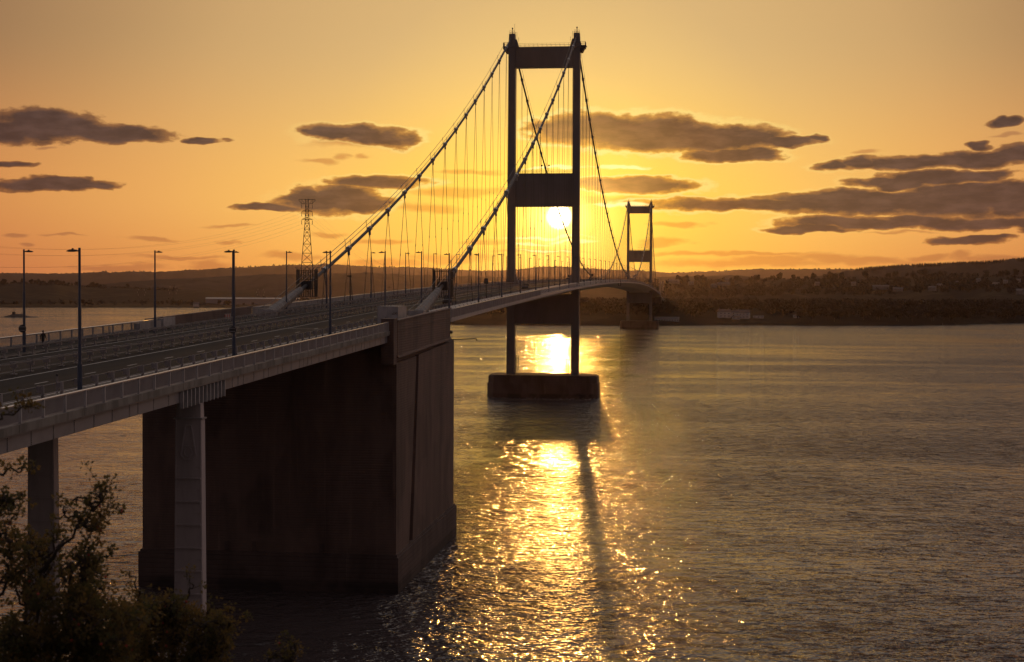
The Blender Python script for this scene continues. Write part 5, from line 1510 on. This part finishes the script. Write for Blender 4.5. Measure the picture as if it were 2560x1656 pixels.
# ------------------------------------------------------------------ hawthorn bushes at the cliff edge
def bush(name, label, base, mains, fill, seed, leaf=.025, dist=9.5):
    """base: foot of the bush; mains: sight-line spots of the longest branch ends; fill: (polygon rows, count) of shorter ends"""
    rd = random.Random(seed)
    t = thing(name, label, 'bush', base)
    B0 = Vector(base); leaves = MB(); twigs = MB(); hips = MB()
    def at_(X, Y, d): v = ray(X, Y); return CAM + v*(d/v.dot(FW))
    def leafcluster(c, n, s):
        for _ in range(n):
            d = Vector((rd.gauss(0, 1), rd.gauss(0, 1), rd.gauss(0, 1)+.4)).normalized(); p = c + d*rd.uniform(.004, .036)
            u = (d + Vector((rd.gauss(0, .5), rd.gauss(0, .5), rd.gauss(0, .5)))).normalized(); w = u.cross(Vector((rd.gauss(0, 1), rd.gauss(0, 1), rd.gauss(0, 1)))).normalized(); q = s*rd.uniform(.7, 1.3)
            up = u.cross(w)*q*.25
            leaves.v += [tuple(p-B0), tuple(p+u*q*.9+w*q*.62+up-B0), tuple(p+u*q*1.9-B0), tuple(p+u*q*.9-w*q*.62+up-B0)]
            n_ = len(leaves.v)-4; leaves.f.append((n_, n_+1, n_+2, n_+3))
    def curve(a, e, lift, k=14):
        c = (a+e)*.5 + Vector((rd.uniform(-.2, .2), rd.uniform(-.2, .2), lift))
        ps = []
        for i in range(k+1):
            f = i/k; p = a*(1-f)**2 + c*2*f*(1-f) + e*f*f
            ps.append(p + Vector((rd.gauss(0, .012), rd.gauss(0, .012), rd.gauss(0, .012))))
        return ps
    def branch(a, e, r0, dens, start, lift=.35, child=True):
        ps = curve(a, e, lift); k = len(ps)-1
        rads = [max(.0028, r0*(1-i/k)+.003) for i in range(k+1)]
        (MB().tube([tuple(p-B0) for p in ps], rads, 5)).build('branch', MAT['bark'], t, fixn=False) if child else twigs.tube([tuple(p-B0) for p in ps], rads, 4)
        L = (e-a).length; n = max(2, int(dens*L*(1-start)))
        for _ in range(n):
            f = start + (1-start)*rd.random(); i = min(k-1, int(f*k)); p = ps[i].lerp(ps[i+1], f*k-i)
            d = (ps[i+1]-ps[i]).normalized(); o = (d*rd.uniform(.2, 1.0) + Vector((rd.gauss(0, .7), rd.gauss(0, .7), rd.gauss(.15, .6)))).normalized()
            ln = rd.uniform(.02, .15)*(1.2-f*.5)
            q = p + o*ln; twigs.tube([tuple(p-B0), tuple(q-B0)], [.0032, .002], 3, cap=False)
            leafcluster(q, rd.randint(8, 15), leaf)
            if ln > .09: leafcluster(p.lerp(q, .55), rd.randint(3, 6), leaf)
            if rd.random() < .05:
                v = q; n_ = len(hips.v); s = .011
                hips.v += [tuple(v-B0+Vector(o_)*s) for o_ in ((1, 0, 0), (0, 1, 0), (-1, 0, 0), (0, -1, 0), (0, 0, 1), (0, 0, -1))]
                hips.f += [(n_+i_, n_+(i_+1) % 4, n_+4) for i_ in range(4)] + [(n_+(i_+1) % 4, n_+i_, n_+5) for i_ in range(4)]
        leafcluster(ps[-1], 6, leaf*.8)
        return ps
    stems = []
    for X, Y, d, dens, start, via in mains:
        e = at_(X, Y, d); a = B0 + Vector((rd.uniform(-.3, .3), rd.uniform(-.3, .3), .0))
        m = at_(via[0], via[1], d+.15)
        limb = curve(a, m, rd.uniform(-.05, .25))
        MB().tube([tuple(p-B0) for p in limb], [.024-.014*i/(len(limb)-1) for i in range(len(limb))], 6).build('limb', MAT['bark'], t, fixn=False)
        ps = branch(m, e, .010, dens, start, lift=rd.uniform(-.02, .10)); stems.append(ps); stems.append(limb[8:])
    for (X0, X1, Y0, Y1, d0, d1), n, dens in fill:
        for _ in range(n):
            e = at_(rd.uniform(X0, X1), rd.uniform(Y0, Y1), rd.uniform(d0, d1))
            cand = [p for ps in stems for p in ps[4:]]
            a = min(cand, key=lambda p: (p-e).length + (.6 if p.z > e.z else 0))
            if (a-e).length > 1.4: a = e + (a-e).normalized()*1.4
            branch(a, e, .008, dens, .15, lift=.05, child=False)
    tag(leaves.build('leaf_spray', MAT['leaf'], t, fixn=False), kind='stuff')
    if twigs.v: tag(twigs.build('twig', MAT['bark'], t, fixn=False), kind='stuff')
    if hips.v: tag(hips.build('berry', MAT['red'], t, fixn=False), kind='stuff')
    return t
def foot(X, d):
    v = ray(X, 1500); p = CAM + v*(d/v.dot(FW)); edge = -523.5
    return (p.x, p.y, 35.3 - max(0, p.x-edge)*.92 - .15)
bush('hawthorn_bush', 'large hawthorn bush in the bottom left corner with long arching sprigs', foot(-150, 9.6),
     [(262, 1126, 9.4, 24, .30, (95, 1330)), (245, 1190, 9.5, 24, .35, (165, 1410)), (266, 1286, 9.35, 26, .30, (185, 1345)), (82, 942, 9.2, 20, .45, (-120, 1030)), (56, 1086, 9.3, 26, .45, (-110, 1120)),
      (28, 1172, 9.5, 26, .3, (-70, 1290)), (140, 1235, 9.6, 24, .3, (60, 1400)), (95, 1290, 9.4, 28, .2, (-20, 1420)), (330, 1425, 9.9, 28, .2, (180, 1530)), (230, 1390, 9.8, 30, .2, (120, 1520)), (20, 1265, 9.3, 28, .2, (-70, 1400))],
     [((-40, 130, 1240, 1350, 9.1, 10.0), 22, 26), ((60, 230, 1300, 1430, 9.1, 10.0), 30, 26), ((-50, 330, 1430, 1580, 9.0, 10.2), 120, 28), ((165, 255, 1140, 1200, 9.3, 9.6), 6, 26), ((190, 262, 1220, 1330, 9.3, 9.6), 10, 26), ((-30, 60, 1150, 1240, 9.2, 9.7), 9, 24)], 4, leaf=.0155)
bush('hawthorn_bush', 'lower rusty tinged bush at the foot of the pale column', foot(430, 10.8),
     [(550, 1420, 10.6, 28, .35, (470, 1490)), (432, 1335, 10.8, 8, .3, (400, 1450)), (302, 1332, 10.6, 14, .3, (330, 1450)), (352, 1368, 10.7, 24, .3, (340, 1470)), (392, 1415, 10.7, 28, .2, (400, 1500)), (500, 1402, 10.7, 26, .25, (460, 1500)),
      (525, 1490, 10.6, 28, .2, (450, 1540)), (460, 1430, 10.8, 28, .2, (440, 1540)), (300, 1415, 10.8, 26, .2, (330, 1530))],
     [((280, 520, 1440, 1580, 10.2, 11.2), 120, 28), ((330, 490, 1400, 1450, 10.4, 11.0), 24, 26)], 9, leaf=.0145)
bush('hawthorn_bush', 'small lone sprig poking up at the bottom edge over dark water', foot(675, 11.0),
     [(668, 1482, 10.9, 22, .3, (660, 1560)), (706, 1515, 10.9, 20, .3, (680, 1570)), (652, 1522, 10.9, 20, .3, (650, 1580))], [((640, 690, 1525, 1570, 10.8, 11.0), 6, 22)], 15, leaf=.013)

# ------------------------------------------------------------------ haze over the estuary
hb = MB().box(-1450, 12400, -5500, 8000, -4.5, 222).build('haze', None)
hm = bpy.data.materials.new('haze'); hm.use_nodes = True
hm.node_tree.nodes.clear()
hn = NT(hm.node_tree)
pv = hn.new('ShaderNodeVolumePrincipled'); ho = hn.new('ShaderNodeOutputMaterial')
pv.inputs['Color'].default_value = (1.0, .79, .86, 1)
pv.inputs['Density'].default_value = HAZE[0]
pv.inputs['Anisotropy'].default_value = HAZE[1]
hm.node_tree.links.new(pv.outputs[0], ho.inputs['Volume'])
hb.data.materials.append(hm); hb.display_type = 'WIRE'
tag(hb, kind='stuff')
